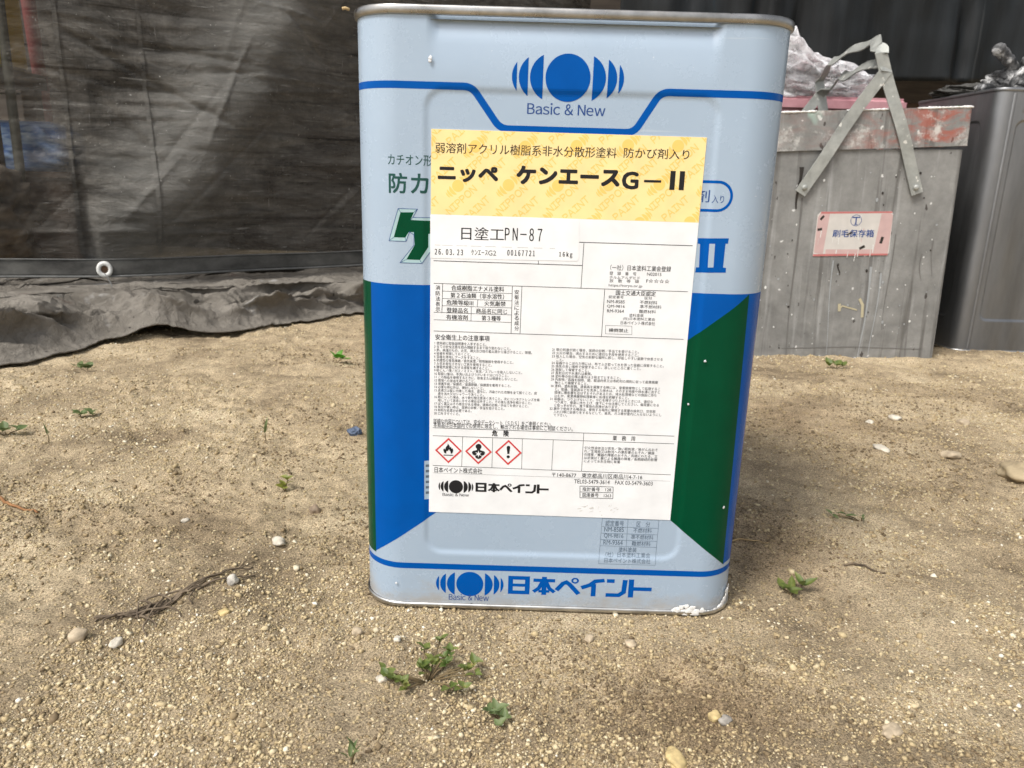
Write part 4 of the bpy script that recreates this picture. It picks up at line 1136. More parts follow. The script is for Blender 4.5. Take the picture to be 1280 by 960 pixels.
# ------------------------------------------------------------------ grey bucket
def make_bucket_mat(name, rusty):
    m, n, l, b = mat_base(name, (0.27, 0.26, 0.24), 0.62, 0, 0.35)
    v = coords(n, l)
    c = ramp(n, l, noise(n, l, v, 9, 6, 0.65), [(0.3, (0.165, 0.164, 0.155)), (0.7, (0.275, 0.272, 0.258))])
    st_ = noise(n, l, coords(n, l, (26, 26, 1.1)), 2.2, 5, 0.6, 0.25)
    c = mix(n, l, ramp(n, l, st_, [(0.54, 0.0), (0.68, 0.7)]), c, (0.36, 0.36, 0.35))
    c = mix(n, l, ramp(n, l, noise(n, l, coords(n, l, (30, 30, 1.3), (0, 0.06, 0)), 1.9, 4, 0.6, 0.3), [(0.57, 0.0), (0.68, 0.7)]), c, (0.085, 0.08, 0.072))
    gr = noise(n, l, v, 38, 9, 0.75)
    c = mix(n, l, 0.55, c, ramp(n, l, gr, [(0.32, 0.30), (0.68, 0.70)]), 'OVERLAY')
    sp = noise(n, l, v, 75, 2, 0.5)
    c = mix(n, l, ramp(n, l, sp, [(0.715, 0.0), (0.74, 0.9)]), c, (0.66, 0.655, 0.63))
    sp2 = noise(n, l, coords(n, l, (1, 1, 0.6), (0, 0, 1.9)), 88, 2, 0.5)
    c = mix(n, l, ramp(n, l, sp2, [(0.715, 0.0), (0.74, 0.9)]), c, (0.045, 0.038, 0.033))
    if rusty:
        r = noise(n, l, coords(n, l, (1, 1, 2.4), (0, 0.25, 0)), 17, 9, 0.72, 0.8)
        sx = n.new("ShaderNodeSeparateXYZ"); tc = n.new("ShaderNodeTexCoord"); l.new(tc.outputs["Object"], sx.inputs[0])
        mr = n.new("ShaderNodeMapRange"); l.new(sx.outputs[0], mr.inputs[0]); mr.inputs[1].default_value = -0.05; mr.inputs[2].default_value = 0.10; mr.inputs[3].default_value = 0.15; mr.inputs[4].default_value = 0.9
        mm = n.new("ShaderNodeMath"); mm.operation = 'MULTIPLY'; l.new(ramp(n, l, r, [(0.46, 0.0), (0.60, 0.95)]), mm.inputs[0]); l.new(mr.outputs[0], mm.inputs[1])
        c = mix(n, l, mm.outputs[0], c, (0.34, 0.095, 0.065))
        w = noise(n, l, coords(n, l, (1, 1, 1), (0, 0, .6)), 26, 9, 0.75)
        c = mix(n, l, ramp(n, l, w, [(0.52, 0.0), (0.64, 0.8)]), c, (0.60, 0.59, 0.55))
        dk = noise(n, l, coords(n, l, (1, 1, 1), (0, 0, 3.6)), 34, 8, 0.75)
        c = mix(n, l, ramp(n, l, dk, [(0.60, 0.0), (0.68, 0.75)]), c, (0.10, 0.085, 0.07))
        gsp = noise(n, l, coords(n, l, (1, 1, .5), (0, 0, 2.6)), 18, 3, 0.5)
        c = mix(n, l, ramp(n, l, gsp, [(0.66, 0.0), (0.70, 0.6)]), c, (0.36, 0.50, 0.43))
    l.new(c, b.inputs["Base Color"])
    bump(n, l, b, sp, 0.25, 0.002)
    return m
BK = make_bucket_mat("grey_painted_bucket", False)
BKR = make_bucket_mat("paint_crusted_collar", True)
bkt = empty("bucket", (0.501, 0.655, -0.006), (0, math.radians(-1.7), math.radians(0.8)))
tag(bkt, "square grey bucket splashed with dried paint, a red and white sticker on its front", "bucket")
BW, BD, BH = 0.150, 0.30, 0.325
def open_box(hw, d, z0, z1, t, y0=0.0, r=0.008, floor=True):
    """open topped box with wall thickness, corners rounded"""
    V, F = [], []
    def loop(w0, ya, yb, z):
        pts = []
        for cx, cy, a0 in ((w0 - r, ya + r, -90), (w0 - r, yb - r, 0), (-(w0 - r), yb - r, 90), (-(w0 - r), ya + r, 180)):
            for k in range(5):
                a = math.radians(a0 + 90 * k / 4); pts.append((cx + r * math.cos(a), cy + r * math.sin(a), z))
        return pts
    loops = [loop(hw, y0, y0 + d, z0), loop(hw, y0, y0 + d, z1), loop(hw - t, y0 + t, y0 + d - t, z1), loop(hw - t, y0 + t, y0 + d - t, z0 + t)]
    n = 20
    for lp in loops: V += lp
    for j in range(3):
        for i in range(n): F.append((j * n + i, j * n + (i + 1) % n, (j + 1) * n + (i + 1) % n, (j + 1) * n + i))
    if floor:
        F.append(tuple(3 * n + i for i in range(n))); F.append(tuple(range(n))[::-1])
    else:
        F += [(3 * n + i, 3 * n + (i + 1) % n, (i + 1) % n, i) for i in range(n)]
    return V, F
bb = Prints()
V, F = open_box(BW, BD, 0.0, BH, 0.003); bb.V += V; bb.F += F; bb.M += [0] * len(F); bb.S += [False] * len(F)
def bflat(shape, mi, dy=0.0004): bb.flat((np.asarray(shape[0]) * 1000, shape[1]), mi, -dy)
# dents and long runs of paint on the front sheet
def wob(x, z0, z1, dx=0.006, n=9): return [(x + dx * math.sin(3.1 * k / n + x * 40) * (k / n), z0 + (z1 - z0) * k / n) for k in range(n + 1)]
def run(x, z0, z1, w, mi):
    # a run of paint: uneven width, thinning out downwards, with a bead at its end
    P = wob(x, z0, z1, 0.005, 14)
    L_, R_ = [], []
    for k, (px, pz) in enumerate(P):
        t = k / 14; q = w * (0.35 + 0.65 * (1 - t)) * (0.75 + 0.5 * random.random()) / 2
        L_.append((px - q, pz)); R_.append((px + q, pz))
    V_ = np.array(L_ + R_); F_ = [(k, k + 1, 15 + k + 1, 15 + k) for k in range(14)]
    bflat((V_, F_), mi, random.uniform(.0003, .0006))
for a_ in ((-0.088, 0.255, 0.01, 0.0030, 1), (-0.093, 0.30, 0.238, 0.006, 2), (-0.083, 0.29, 0.266, 0.004, 2), (0.062, 0.20, 0.05, 0.0018, 1), (0.03, 0.15, 0.005, 0.0036, 3), (0.047, 0.14, 0.01, 0.0028, 3), (-0.03, 0.16, 0.01, 0.0022, 3),
                       (0.107, 0.17, 0.128, 0.0026, 1), (0.122, 0.19, 0.135, 0.0022, 1), (-0.022, 0.155, 0.137, 0.003, 2)): run(*a_)
bflat(stroke([(-0.012, 0.084), (-0.008, 0.0885), (0.016, 0.082)], 0.0022), 4, .0006); bflat(stroke([(0.018, 0.10), (0.024, 0.090), (0.0255, 0.070)], 0.0042), 4, .0006); bflat(stroke([(-0.013, 0.092), (-0.012, 0.080)], 0.0045), 4, .0008)
for x0, z, x1 in ((-0.098, 0.020, 0.125),): bflat(stroke([(x0, z), ((x0 + x1) / 2, z + 0.002), (x1, z - 0.002)], 0.0012), 1)
for k in range(110):
    x, z = random.uniform(-0.14, 0.145), random.uniform(0.02, 0.30); r = random.choice((0.0004, 0.0006, 0.0008, 0.001, 0.0012, 0.0018))
    bflat(disc(x, z, r * random.uniform(.8, 1.8), 10, r), random.choice((2, 3, 3, 5, 5)), .0007)
DRIPD = ink("dark_run", (0.145, 0.14, 0.13), 0.6); DRIPB = ink("black_run", (0.022, 0.018, 0.015), 0.45); DRIPG = ink("pale_grey_run", (0.33, 0.345, 0.35), 0.55); CREAM = ink("cream_dab", (0.47, 0.42, 0.28), 0.5); WHITED = ink("white_dab", (0.70, 0.70, 0.67), 0.5)
mesh_obj("body", bb.V, bb.F, [BK, DRIPD, DRIPB, DRIPG, CREAM, WHITED], bb.M, bkt, bb.S)
V, F = open_box(BW + 0.0035, BD + 0.007, -0.028, 0.028, 0.003, -0.0035, 0.008, False)
co = mesh_obj("collar", V, F, BKR, None, bkt); co.location = (0, 0, 0.354); co.rotation_euler = (0, math.radians(-1.6), 0)
V, F = open_box(BW - 0.004, BD - 0.008, 0.0, 0.004, 0.001, 0.004, 0.006, True)
# crusted paint on the top edge of the collar
for xa, xb in ((-0.150, -0.085), (-0.030, 0.035), (0.075, 0.148)):
    bm = bmesh.new(); x = xa; k = 0
    while x < xb:
        rr = bmesh.ops.create_icosphere(bm, subdivisions=2, radius=1.0)
        s = Vector((random.uniform(.005, .013), random.uniform(.0020, .0028), random.uniform(.0010, .0022)))
        for v in rr['verts']: v.co = Vector((x + v.co.x * s.x, -0.0025 + v.co.y * s.y, 0.0272 + v.co.z * s.z + 0.0006 * math.sin(v.co.x * 7 + k)))
        x += s.x * 0.8; k += 1
    bm_obj("dried_paint", bm, CRUST, co, True)
def strap(pts, w, t, axis):
    """flat strip along pts, wide along axis"""
    V, F = [], []
    P = [Vector(p) for p in pts]; n = len(P)
    for i, p in enumerate(P):
        d = (P[min(i + 1, n - 1)] - P[max(i - 1, 0)]).normalized()
        a = Vector(axis(i, d)).normalized(); b_ = d.cross(a).normalized(); a = b_.cross(d)
        for sx, sy in ((-1, -1), (1, -1), (1, 1), (-1, 1)): V.append(p + a * sx * w / 2 + b_ * sy * t / 2)
    for i in range(n - 1):
        for k in range(4): F.append((i * 4 + k, i * 4 + (k + 1) % 4, (i + 1) * 4 + (k + 1) % 4, (i + 1) * 4 + k))
    F.append((3, 2, 1, 0)); F.append(tuple((n - 1) * 4 + k for k in range(4)))
    return V, F
def bail(px, pz, tx, tz, lean_rear, bend, seed, hump):
    """flat strap handle: up the front sheet, back over the opening, down the rear sheet"""
    yf, yb = -0.0065, BD + 0.0065
    pts = []; kinds = []
    f0, f1 = Vector((px, yf, pz)), Vector((tx, yf - 0.003, tz))
    r1, r0 = Vector((tx + lean_rear, yb, tz - 0.004)), Vector((px + lean_rear * 0.2, yb + 0.001, pz))
    ext = (f0 - f1).normalized() * 0.010
    for k in range(11):
        t = k / 10; p = (f0 + ext).lerp(f1, t); p.y += 0.004 * math.sin(t * 9 + seed) * t * (1 - t); p.x += bend * 0.6 * math.sin(t * math.pi * 1.6 + seed) * t
        pts.append(p); kinds.append(0)
    rr_ = 0.016
    for k in range(1, 8):
        a = k / 8 * math.pi / 2; pts.append(f1 + Vector((-0.006 * (1 - math.cos(a)), rr_ * (1 - math.cos(a)), rr_ * 0.55 * math.sin(a)))); kinds.append(0.1 + 0.9 * k / 8)
    f1 = pts[-1].copy()
    for k in range(1, 15):
        t = k / 15; p = f1.lerp(r1, t) + Vector((0.006 * math.sin(t * 7 + seed), 0, 0.005 + hump * math.sin(math.pi * t) + bend * 0.7 * math.sin(t * 8.5 + seed) + 0.003 * math.sin(t * 17 + seed * 2))); pts.append(p); kinds.append(1.0 if t < 0.8 else (1 - t) / 0.2)
    for k in range(11):
        pts.append(r1.lerp(r0 - Vector((0, 0, 0.008)), k / 10)); kinds.append(0)
    side = (f1 - f0).normalized()
    wide_front = Vector((side.z, 0, -side.x))
    ax = lambda i, d: wide_front * (1 - kinds[i]) + Vector((0.62, 0.0, 0.78)) * kinds[i]
    return strap(pts, 0.0175, 0.0018, ax), f0, r0
def rivet(parent, c, sgn=-1):
    bm = bmesh.new(); bmesh.ops.create_uvsphere(bm, u_segments=16, v_segments=8, radius=0.0042)
    for v in bm.verts: v.co = Vector((v.co.x, v.co.y * 0.55, v.co.z)) + Vector(c) + Vector((0, sgn * 0.0025, 0))
    bm_obj("rivet", bm, STRAP, parent, True)
for (px, pz, tx, tz, lr, bend, sd_) in ((0.080, 0.270, 0.005, 0.459, 0.033, 0.006, 0.4), (-0.089, 0.270, 0.012, 0.436, 0.030, 0.005, 2.0)):
    (V, F), f0, r0 = bail(px, pz, tx, tz, lr, bend, sd_, 0.016 if px > 0 else 0.004)
    hd = mesh_obj("handle", V, F, STRAP, None, bkt)
    rivet(hd, f0); rivet(hd, r0, 1)
# sticker on the bucket
bs = Prints()
cs = [(-63, 166.5), (53, 168), (55, 172), (54, 230), (52, 234.5), (-57, 234), (-62, 229)]
slab(bs, cs, -0.0011, -0.0003, 0)
PINK = ink("faded_red_print", (0.50, 0.17, 0.16), 0.55, 0.3); PALER = ink("faded_pink_print", (0.55, 0.38, 0.36), 0.55, 0.3)
GRIME = ink("grimy_white_sticker", (0.58, 0.55, 0.51), 0.55, 0.3)
bs.flat(poly([(-63, 166.5), (53, 168), (53.4, 170.6), (-62.9, 169.8)]), 1, -.00118); bs.flat(poly([(-57.5, 231), (52.8, 232), (52, 234.5), (-57, 234)]), 1, -.00118)
bs.flat(poly([(-62, 172), (-48, 170), (-43, 233), (-57, 233), (-61, 226)]), 2, -.00116); bs.flat(poly([(30, 170), (53, 170), (54, 228), (50, 232), (36, 231)]), 2, -.00116); bs.flat(rect(-44, 170, 30, 177), 2, -.00116)
for sh in (ring(-2, 221, 8.2, .8), stroke([(-8, 225.5), (4, 225.5)], 1.8), stroke([(-2, 226), (-2, 215)], 1.9), stroke([(-4.6, 215), (.6, 215)], 1.2)): bs.flat(sh, 3, -.00122)
bs.flat(t_fit("刷毛保存箱", -36, 28, 195.5, 207, 0.02), 3, -.00122)
for a, w in (([(-57, 222), (-52, 228)], 3.5), ([(-60, 207), (-53, 208)], 4), ([(40, 186), (42, 196)], 4.5), ([(8, 178), (16, 182)], 4), ([(-14, 199), (-6, 203)], 2.4)): bs.flat(stroke(a, w), 4, -.00126)
for k in range(26):
    x, z = random.uniform(-58, 50), random.uniform(170, 231); bs.flat(stroke([(x, z), (x + random.uniform(-1, 1), z - random.uniform(3, 14))], random.uniform(.4, 1.6)), random.choice((0, 2, 5)), -.00124)
mesh_obj("sticker", bs.V, bs.F, [GRIME, PINK, PALER, NAVY, DRIPB, WHITED], bs.M, bkt, bs.S)

# ---- things in and on the bucket
def make_film():
    m, n, l, b = mat_base("cloudy_plastic_film", (0.80, 0.80, 0.81), 0.12, 0, 0.5)
    tr = n.new("ShaderNodeBsdfTransparent"); mx = n.new("ShaderNodeMixShader")
    f = noise(n, l, coords(n, l), 24, 4, 0.6, 0.6)
    lw = n.new("ShaderNodeLayerWeight"); lw.inputs[0].default_value = 0.35      # thin film: clear face on, milky where it turns edge on
    fm = n.new("ShaderNodeMath"); fm.operation = 'MULTIPLY_ADD'; fm.use_clamp = True
    l.new(ramp(n, l, lw.outputs["Facing"], [(0.10, 0.0), (0.75, 0.75)]), fm.inputs[0]); fm.inputs[1].default_value = 0.8
    l.new(ramp(n, l, f, [(0.40, 0.14), (0.70, 0.58)]), fm.inputs[2])
    l.new(fm.outputs[0], mx.inputs[0]); l.new(tr.outputs[0], mx.inputs[1]); l.new(b.outputs[0], mx.inputs[2])
    l.new(mx.outputs[0], n["Material Output"].inputs[0])
    bump(n, l, b, noise(n, l, coords(n, l), 48, 3, 0.5, 2.2), 0.8, 0.012)
    return m
FILM = make_film()
PINKC = make_metal("faded_pink_plastic", (0.36, 0.16, 0.18), (0.55, 0.30, 0.32), 0.45, 0.6, 18, (1, 1, 1), 0.0)
def crumple(name, size, mat, seed, amp, fscale, shape=None):
    bm = bmesh.new(); bmesh.ops.create_icosphere(bm, subdivisions=5, radius=1.0)
    V = np.array([v.co[:] for v in bm.verts])
    def ridged(a, b_, s, sd): return 1 - 2 * np.abs(vnoise(a, b_, s, sd)) * 2
    f = ridged(V[:, 0] + 0.6 * V[:, 1], V[:, 2] - 0.4 * V[:, 1], fscale, seed) + 0.6 * ridged(V[:, 1] * 1.2 - V[:, 2], V[:, 0] + V[:, 2], fscale * .55, seed + 1) + 0.35 * ridged(V[:, 2] * 1.1 + V[:, 0], V[:, 1] - V[:, 0], fscale * .3, seed + 2)
    P = V * (1 + amp * f)[:, None] * np.array(size)
    if shape is not None: P = shape(P)
    for v, p in zip(bm.verts, P): v.co = p
    return bm_obj(name, bm, mat, None, True)
def pull(P):
    # a slumped bag drawn up into a peak on its left, with a side ear
    pk_ = np.exp(-((P[:, 0] + 0.035) / 0.036) ** 2) * np.clip(P[:, 2] / 0.05, 0, 1)
    P = P.copy(); P[:, 2] += 0.060 * pk_
    e = np.exp(-((P[:, 0] + 0.01) / 0.012) ** 2) * np.clip(P[:, 2] / 0.03, 0, 1)
    P[:, 2] += 0.014 * e
    return P
tub = empty("storage_tub", (0.53, 1.13, 0.0)); tag(tub, "storage tub with a faded pink lid behind the grey bucket, a clear bag on top", "tub")
TUBM = make_metal("grey_tub_plastic", (0.10, 0.10, 0.10), (0.18, 0.18, 0.18), 0.5, 0.7, 9, (1, 1, 1), 0.0)
V, F = open_box(0.165, 0.26, 0.0, 0.399, 0.004, -0.13); mesh_obj("body", V, F, TUBM, None, tub)
bm = bmesh.new(); box_bm(bm, -0.175, -0.14, 0.3995, 0.175, 0.14, 0.428); bmesh.ops.bevel(bm, geom=bm.edges[:], offset=0.007, segments=3, affect='EDGES'); bm_obj("lid", bm, PINKC, tub, False)
bag = crumple("plastic_bag", (0.125, 0.080, 0.044), FILM, 101, 0.20, 0.40, pull)
bag.location = (0.515, 1.08, 0.455); tag(bag, "cloudy clear plastic bag heaped on the pink lid, its top drawn up into a peak", "plastic bag")
FILL = make_metal("dark_rags", (0.035, 0.035, 0.033), (0.11, 0.105, 0.095), 0.8, 0.95, 12, (1, 1, 1), 0.0)
fr = crumple("rag_heap", (0.138, 0.135, 0.16), FILL, 121, 0.06, 0.5, lambda P: np.clip(P, (-0.142, -0.138, -0.175), (0.142, 0.138, 0.19)))
fr.location = (0.501, 0.806, 0.185); tag(fr, "dark rags filling the inside of the grey bucket", "rags")
tb = empty("bristle_brush", (0.585, 0.70, 0.378), (0, math.radians(84), math.radians(24)))
tag(tb, "paint brush with a green handle lying in the bucket beside the collar", "brush")
GREENP = make_metal("green_paint", (0.06, 0.16, 0.05), (0.10, 0.25, 0.08), 0.4, 0.6, 30, (1, 1, 1), 0.0)
tube("brush_handle", [(0, 0, 0.0), (0, 0, 0.03), (0, 0, 0.06), (0, 0, 0.085)], 0.005, GREENP, tb, 12, [0.0065, 0.0055, 0.0045, 0.006])
bm = bmesh.new(); box_bm(bm, -0.006, -0.017, -0.02, 0.006, 0.017, 0.002); bmesh.ops.bevel(bm, geom=bm.edges[:], offset=0.003, segments=2, affect='EDGES'); bm_obj("ferrule", bm, STRAP, tb)
bm = bmesh.new(); box_bm(bm, -0.005, -0.016, -0.06, 0.005, 0.016, -0.0195); bmesh.ops.bevel(bm, geom=bm.edges[:], offset=0.003, segments=2, affect='EDGES'); bm_obj("bristles", bm, FILL, tb)

# ------------------------------------------------------------------ bare steel tin on the right
S2 = Tin(0.252, 0.418, 0.020, (0.090, 0.055, 0.372, 0.012), 0.0022, False)
sc = empty("steel_can", (0.838, 0.850, 0.000), (0, 0, math.radians(1.5)))
tag(sc, "bare dull steel square can with pressed panels, beside the grey bucket", "steel can")
V, F = S2.shell(); me = mesh_obj("body", V, F, STEEL, None, sc, True)
V, F = S2.loop(seam_profile(0.4150, 0.4205, -0.0014, 0.0018, 12)); mesh_obj("top_rim", V, F, STEEL, None, sc, True)
V, F = S2.loop(seam_profile(0.0, 0.0042, -0.0014, 0.0020, 12)); mesh_obj("bottom_rim", V, F, SEAM, None, sc, True)
V, F = S2.plate(0.411); mesh_obj("lid", V, F, STEEL, None, sc)
# pressed horizontal rib above the panel, and the lock seam by the corner
b2 = Prints()
rowsz = [(0.384, 0.0), (0.387, 0.0016), (0.391, 0.0022), (0.395, 0.0016), (0.398, 0.0)]
us_ = np.linspace(-0.085, 0.085, 16); V = []
for z, o in rowsz:
    for u in us_:
        t = max(0, 1 - ((abs(u) - 0.075) / 0.010) ** 2) if abs(u) > 0.075 else 1
        V.append(S2.at(u, z, 0.0003 + o * t))
F = [(j * 16 + i, j * 16 + i + 1, (j + 1) * 16 + i + 1, (j + 1) * 16 + i) for j in range(4) for i in range(15)]
mesh_obj("rib", V, F, STEEL, None, sc, True)
V = []
for u, o in ((-0.1035, 0.0), (-0.1022, 0.0012), (-0.0995, 0.0013), (-0.098, 0.0)):
    for z in np.linspace(0.006, 0.412, 12): V.append(S2.at(u, z, 0.0003 + o))
F = [(j * 12 + i, (j + 1) * 12 + i, (j + 1) * 12 + i + 1, j * 12 + i + 1) for j in range(3) for i in range(11)]
mesh_obj("lock_seam", V, F, STEEL, None, sc, True)
# paint-crusted glove on top
def make_rag():
    m, n, l, b = mat_base("paint_smeared_rag", (0.05, 0.05, 0.05), 0.6, 0, 0.4)
    f = noise(n, l, coords(n, l), 42, 5, 0.65, 0.8)
    l.new(ramp(n, l, f, [(0.40, (0.020, 0.021, 0.022)), (0.52, (0.12, 0.12, 0.12)), (0.63, (0.55, 0.55, 0.54))]), b.inputs["Base Color"])
    bump(n, l, b, f, 0.6, 0.004)
    return m
RAG = make_rag()
gl = empty("work_glove", (0.762, 0.80, 0.412)); tag(gl, "stiff black work glove smeared with white paint on top of the steel can", "glove")
pm = crumple("palm", (0.040, 0.036, 0.022), RAG, 131, 0.16, 0.5); pm.parent = gl; pm.location = (0.018, 0.0, 0.021)
def finger(pts, r0, r1):
    n = len(pts) * 4
    P = []
    for k in range(n + 1):
        t = k / n * (len(pts) - 1); i = min(int(t), len(pts) - 2); P.append(Vector(pts[i]).lerp(Vector(pts[i + 1]), t - i))
    rads = [(r0 + (r1 - r0) * k / n) * (1 + 0.10 * math.sin(k * 2.1)) * (1 if k < n - 1 else (0.86 if k == n - 1 else 0.5)) for k in range(n + 1)]
    tube("finger", P, 0, RAG, gl, 14, rads)
finger([(0.012, -0.012, 0.034), (0.000, -0.016, 0.052), (-0.020, -0.018, 0.068), (-0.032, -0.020, 0.076)], 0.0085, 0.0105)
finger([(0.030, -0.020, 0.028), (0.016, -0.028, 0.044), (0.004, -0.030, 0.030), (-0.002, -0.028, 0.016)], 0.006, 0.005)
finger([(0.046, -0.010, 0.034), (0.040, -0.020, 0.056), (0.020, -0.026, 0.060), (0.010, -0.030, 0.050)], 0.008, 0.006)
finger([(0.00, 0.0, 0.018), (-0.030, -0.012, 0.014), (-0.052, -0.018, 0.013)], 0.009, 0.006)
bl = crumple("black_rag", (0.055, 0.05, 0.013), FILL, 141, 0.2, 0.5); bl.location = (0.765, 0.885, 0.428); tag(bl, "flat black rag behind the glove on top of the steel can", "rag")

# ------------------------------------------------------------------ gravel, pebbles, plants, roots
def make_stone_mat(name, stops):
    m, n, l, b = mat_base(name, (0.4, 0.3, 0.2), 0.8, 0, 0.3)
    at = n.new("ShaderNodeAttribute"); at.attribute_name = "tone"
    c = ramp(n, l, at.outputs["Fac"], stops)
    f = noise(n, l, coords(n, l), 420, 3, 0.6)
    c = mix(n, l, 0.5, c, ramp(n, l, f, [(0.3, 0.35), (0.7, 0.66)]), 'OVERLAY')
    l.new(c, b.inputs["Base Color"])
    return m
STONES = make_stone_mat("mixed_grit", [(0.0, (0.15, 0.108, 0.062)), (0.22, (0.31, 0.232, 0.128)), (0.5, (0.45, 0.355, 0.20)), (0.75, (0.57, 0.475, 0.30)), (0.92, (0.67, 0.60, 0.45)), (1.0, (0.74, 0.69, 0.57))])
def scatter(n, lo, hi, weight_pow, seed):
    r = np.random.default_rng(seed)
    out = np.zeros((0, 2))
    while len(out) < n:
        y = r.uniform(-0.33, 1.15, n * 3)
        dep = (y + 0.56)
        keep_ = r.random(n * 3) < (0.20 / dep) ** weight_pow
        y = y[keep_]; dep = dep[keep_]
        x = -0.027 + r.uniform(-1, 1, len(y)) * (dep * 0.74 + 0.10)
        dens = sstep(vnoise(x, y, 0.11, 51) + 0.5 * vnoise(x, y, 0.035, 52), -0.42, 0.30)
        k2 = (r.random(len(y)) < 0.16 + 0.84 * dens) & ~((np.abs(x) < 0.117) & (np.abs(y) < 0.117))
        out = np.r_[out, np.c_[x, y][k2]]
    return out[:n]
def rot_mats(n, r):
    q = r.normal(size=(n, 4)); q /= np.linalg.norm(q, axis=1)[:, None]
    w, x, y, z = q.T
    return np.stack([1 - 2 * (y * y + z * z), 2 * (x * y - z * w), 2 * (x * z + y * w), 2 * (x * y + z * w), 1 - 2 * (x * x + z * z), 2 * (y * z - x * w), 2 * (x * z - y * w), 2 * (y * z + x * w), 1 - 2 * (x * x + y * y)], 1).reshape(n, 3, 3)
def gravel(name, base_V, base_F, pos, size, r, jitter, sink, label):
    n = len(pos); k = len(base_V)
    V = np.broadcast_to(base_V, (n, k, 3)) * (1 + jitter * r.normal(size=(n, k, 1))).clip(0.45, 1.6)
    sc3 = np.stack([r.uniform(.75, 1.35, n), r.uniform(.7, 1.2, n), r.uniform(.55, 1.0, n)], 1)
    V = V * sc3[:, None, :]
    V = np.einsum('nij,nkj->nki', rot_mats(n, r), V)
    V[..., 2] *= 0.8
    V = V * (size[:, None, None] / 2)
    z = ground_h(pos[:, 0], pos[:, 1]) + size * sink
    V = V + np.c_[pos, z][:, None, :]
    F = (base_F[None] + (np.arange(n) * k)[:, None, None]).reshape(-1, base_F.shape[1])
    tone = np.clip(r.beta(2.0, 2.2, n) + (r.random(n) < 0.04) * 0.4, 0, 1)
    dull = 0.30 * sstep(vnoise(pos[:, 0], pos[:, 1], 0.13, 55) + 0.6 * vnoise(pos[:, 0], pos[:, 1], 0.05, 56), 0.0, 0.5)
    for (px, py, rr) in ((0.075, -0.205, 0.06), (0.17, -0.02, 0.08), (0.30, 0.30, 0.11), (-0.15, 0.62, 0.18)):
        dull = dull + 0.30 * np.exp(-((pos[:, 0] - px) ** 2 + (pos[:, 1] - py) ** 2) / rr ** 2)
    tone = np.clip(tone - dull, 0, 1)
    o = big_mesh(name, V.reshape(-1, 3), F, STONES, np.repeat(tone, k))
    tag(o, label, "gravel", None, "stuff")
cubeV = np.array([(sx, sy, sz) for sx in (-1, 1) for sy in (-1, 1) for sz in (-1, 1)]) * 0.75
cubeF = np.array([(0, 1, 3, 2), (4, 6, 7, 5), (0, 4, 5, 1), (2, 3, 7, 6), (0, 2, 6, 4), (1, 5, 7, 3)])
bm = bmesh.new(); bmesh.ops.create_icosphere(bm, subdivisions=1, radius=1.0); bm.verts.index_update()
icoV = np.array([v.co[:] for v in bm.verts]); icoF = np.array([[v.index for v in f.verts] for f in bm.faces]); bm.free()
r_ = np.random.default_rng(3)
pos = scatter(150000, 0, 0, 1.25, 31); dep = pos[:, 1] + 0.6
gravel("sand_grains", cubeV, cubeF, pos, (np.exp(r_.normal(0, 0.42, len(pos))) * (0.00078 + 0.00058 * dep)).clip(0.0004, 0.0034), r_, 0.20, 0.12, "coarse pale sand grains scattered over the whole yard")
pos = scatter(6500, 0, 0, 1.0, 32); dep = pos[:, 1] + 0.6
gravel("gravel", icoV, icoF, pos, (np.exp(r_.normal(0, 0.38, len(pos))) * (0.0015 + 0.0011 * dep)).clip(0.0009, 0.0062), r_, 0.20, 0.06, "small mixed beige and white gravel lying on the sand")

def pebble(x, y, w, color, label, flat=0.7, asp=1.25, sub=3, seed=0, two=None):
    bm = bmesh.new(); bmesh.ops.create_icosphere(bm, subdivisions=sub, radius=1.0)
    V = np.array([v.co[:] for v in bm.verts])
    f = 0.45 * vnoise(V[:, 0] * 1.0 + seed, V[:, 1] + V[:, 2] * 0.7, 0.8, seed) + 0.34 * vnoise(V[:, 2] + seed, V[:, 0] - V[:, 1], 0.5, seed + 1)
    rf = np.random.default_rng(seed + 40)
    for nrm in rf.normal(size=(7, 3)):          # broken flat faces
        nrm /= np.linalg.norm(nrm); q = V @ nrm; lim_ = rf.uniform(.80, .95); f = np.where(q > lim_, np.minimum(f, lim_ / np.maximum(q, .01) * (1 + f) - 1), f)
    P = V * (1 + f)[:, None] * np.array([w / 2 * asp ** .5, w / 2 / asp ** .5 * 1.05, w / 2 * flat])
    for v, p in zip(bm.verts, P): v.co = p
    m, n, l, b = mat_base("pebble_stone", color, 0.75, 0, 0.35)
    nn = noise(n, l, coords(n, l), 130 if w < 0.012 else 70, 5, 0.6)
    c2 = two or tuple(c * 0.62 for c in color)
    l.new(ramp(n, l, nn, [(0.38, c2), (0.60, color)]), b.inputs["Base Color"])
    bump(n, l, b, noise(n, l, coords(n, l), 500, 4, 0.6), 0.4, 0.001)
    o = bm_obj("pebble" if w < 0.018 else "rock", bm, m, None, True)
    o.location = (x, y, gh(x, y) + w * flat * 0.26); o.rotation_euler = (0, 0, seed * 1.3)
    tag(o, label, "pebble" if w < 0.018 else "rock", "loose pebbles on the sand" if w < 0.018 else None)
WH, BE, GY_, YE, BR = (0.66, 0.60, 0.49), (0.52, 0.42, 0.29), (0.34, 0.31, 0.27), (0.60, 0.46, 0.22), (0.28, 0.21, 0.145)
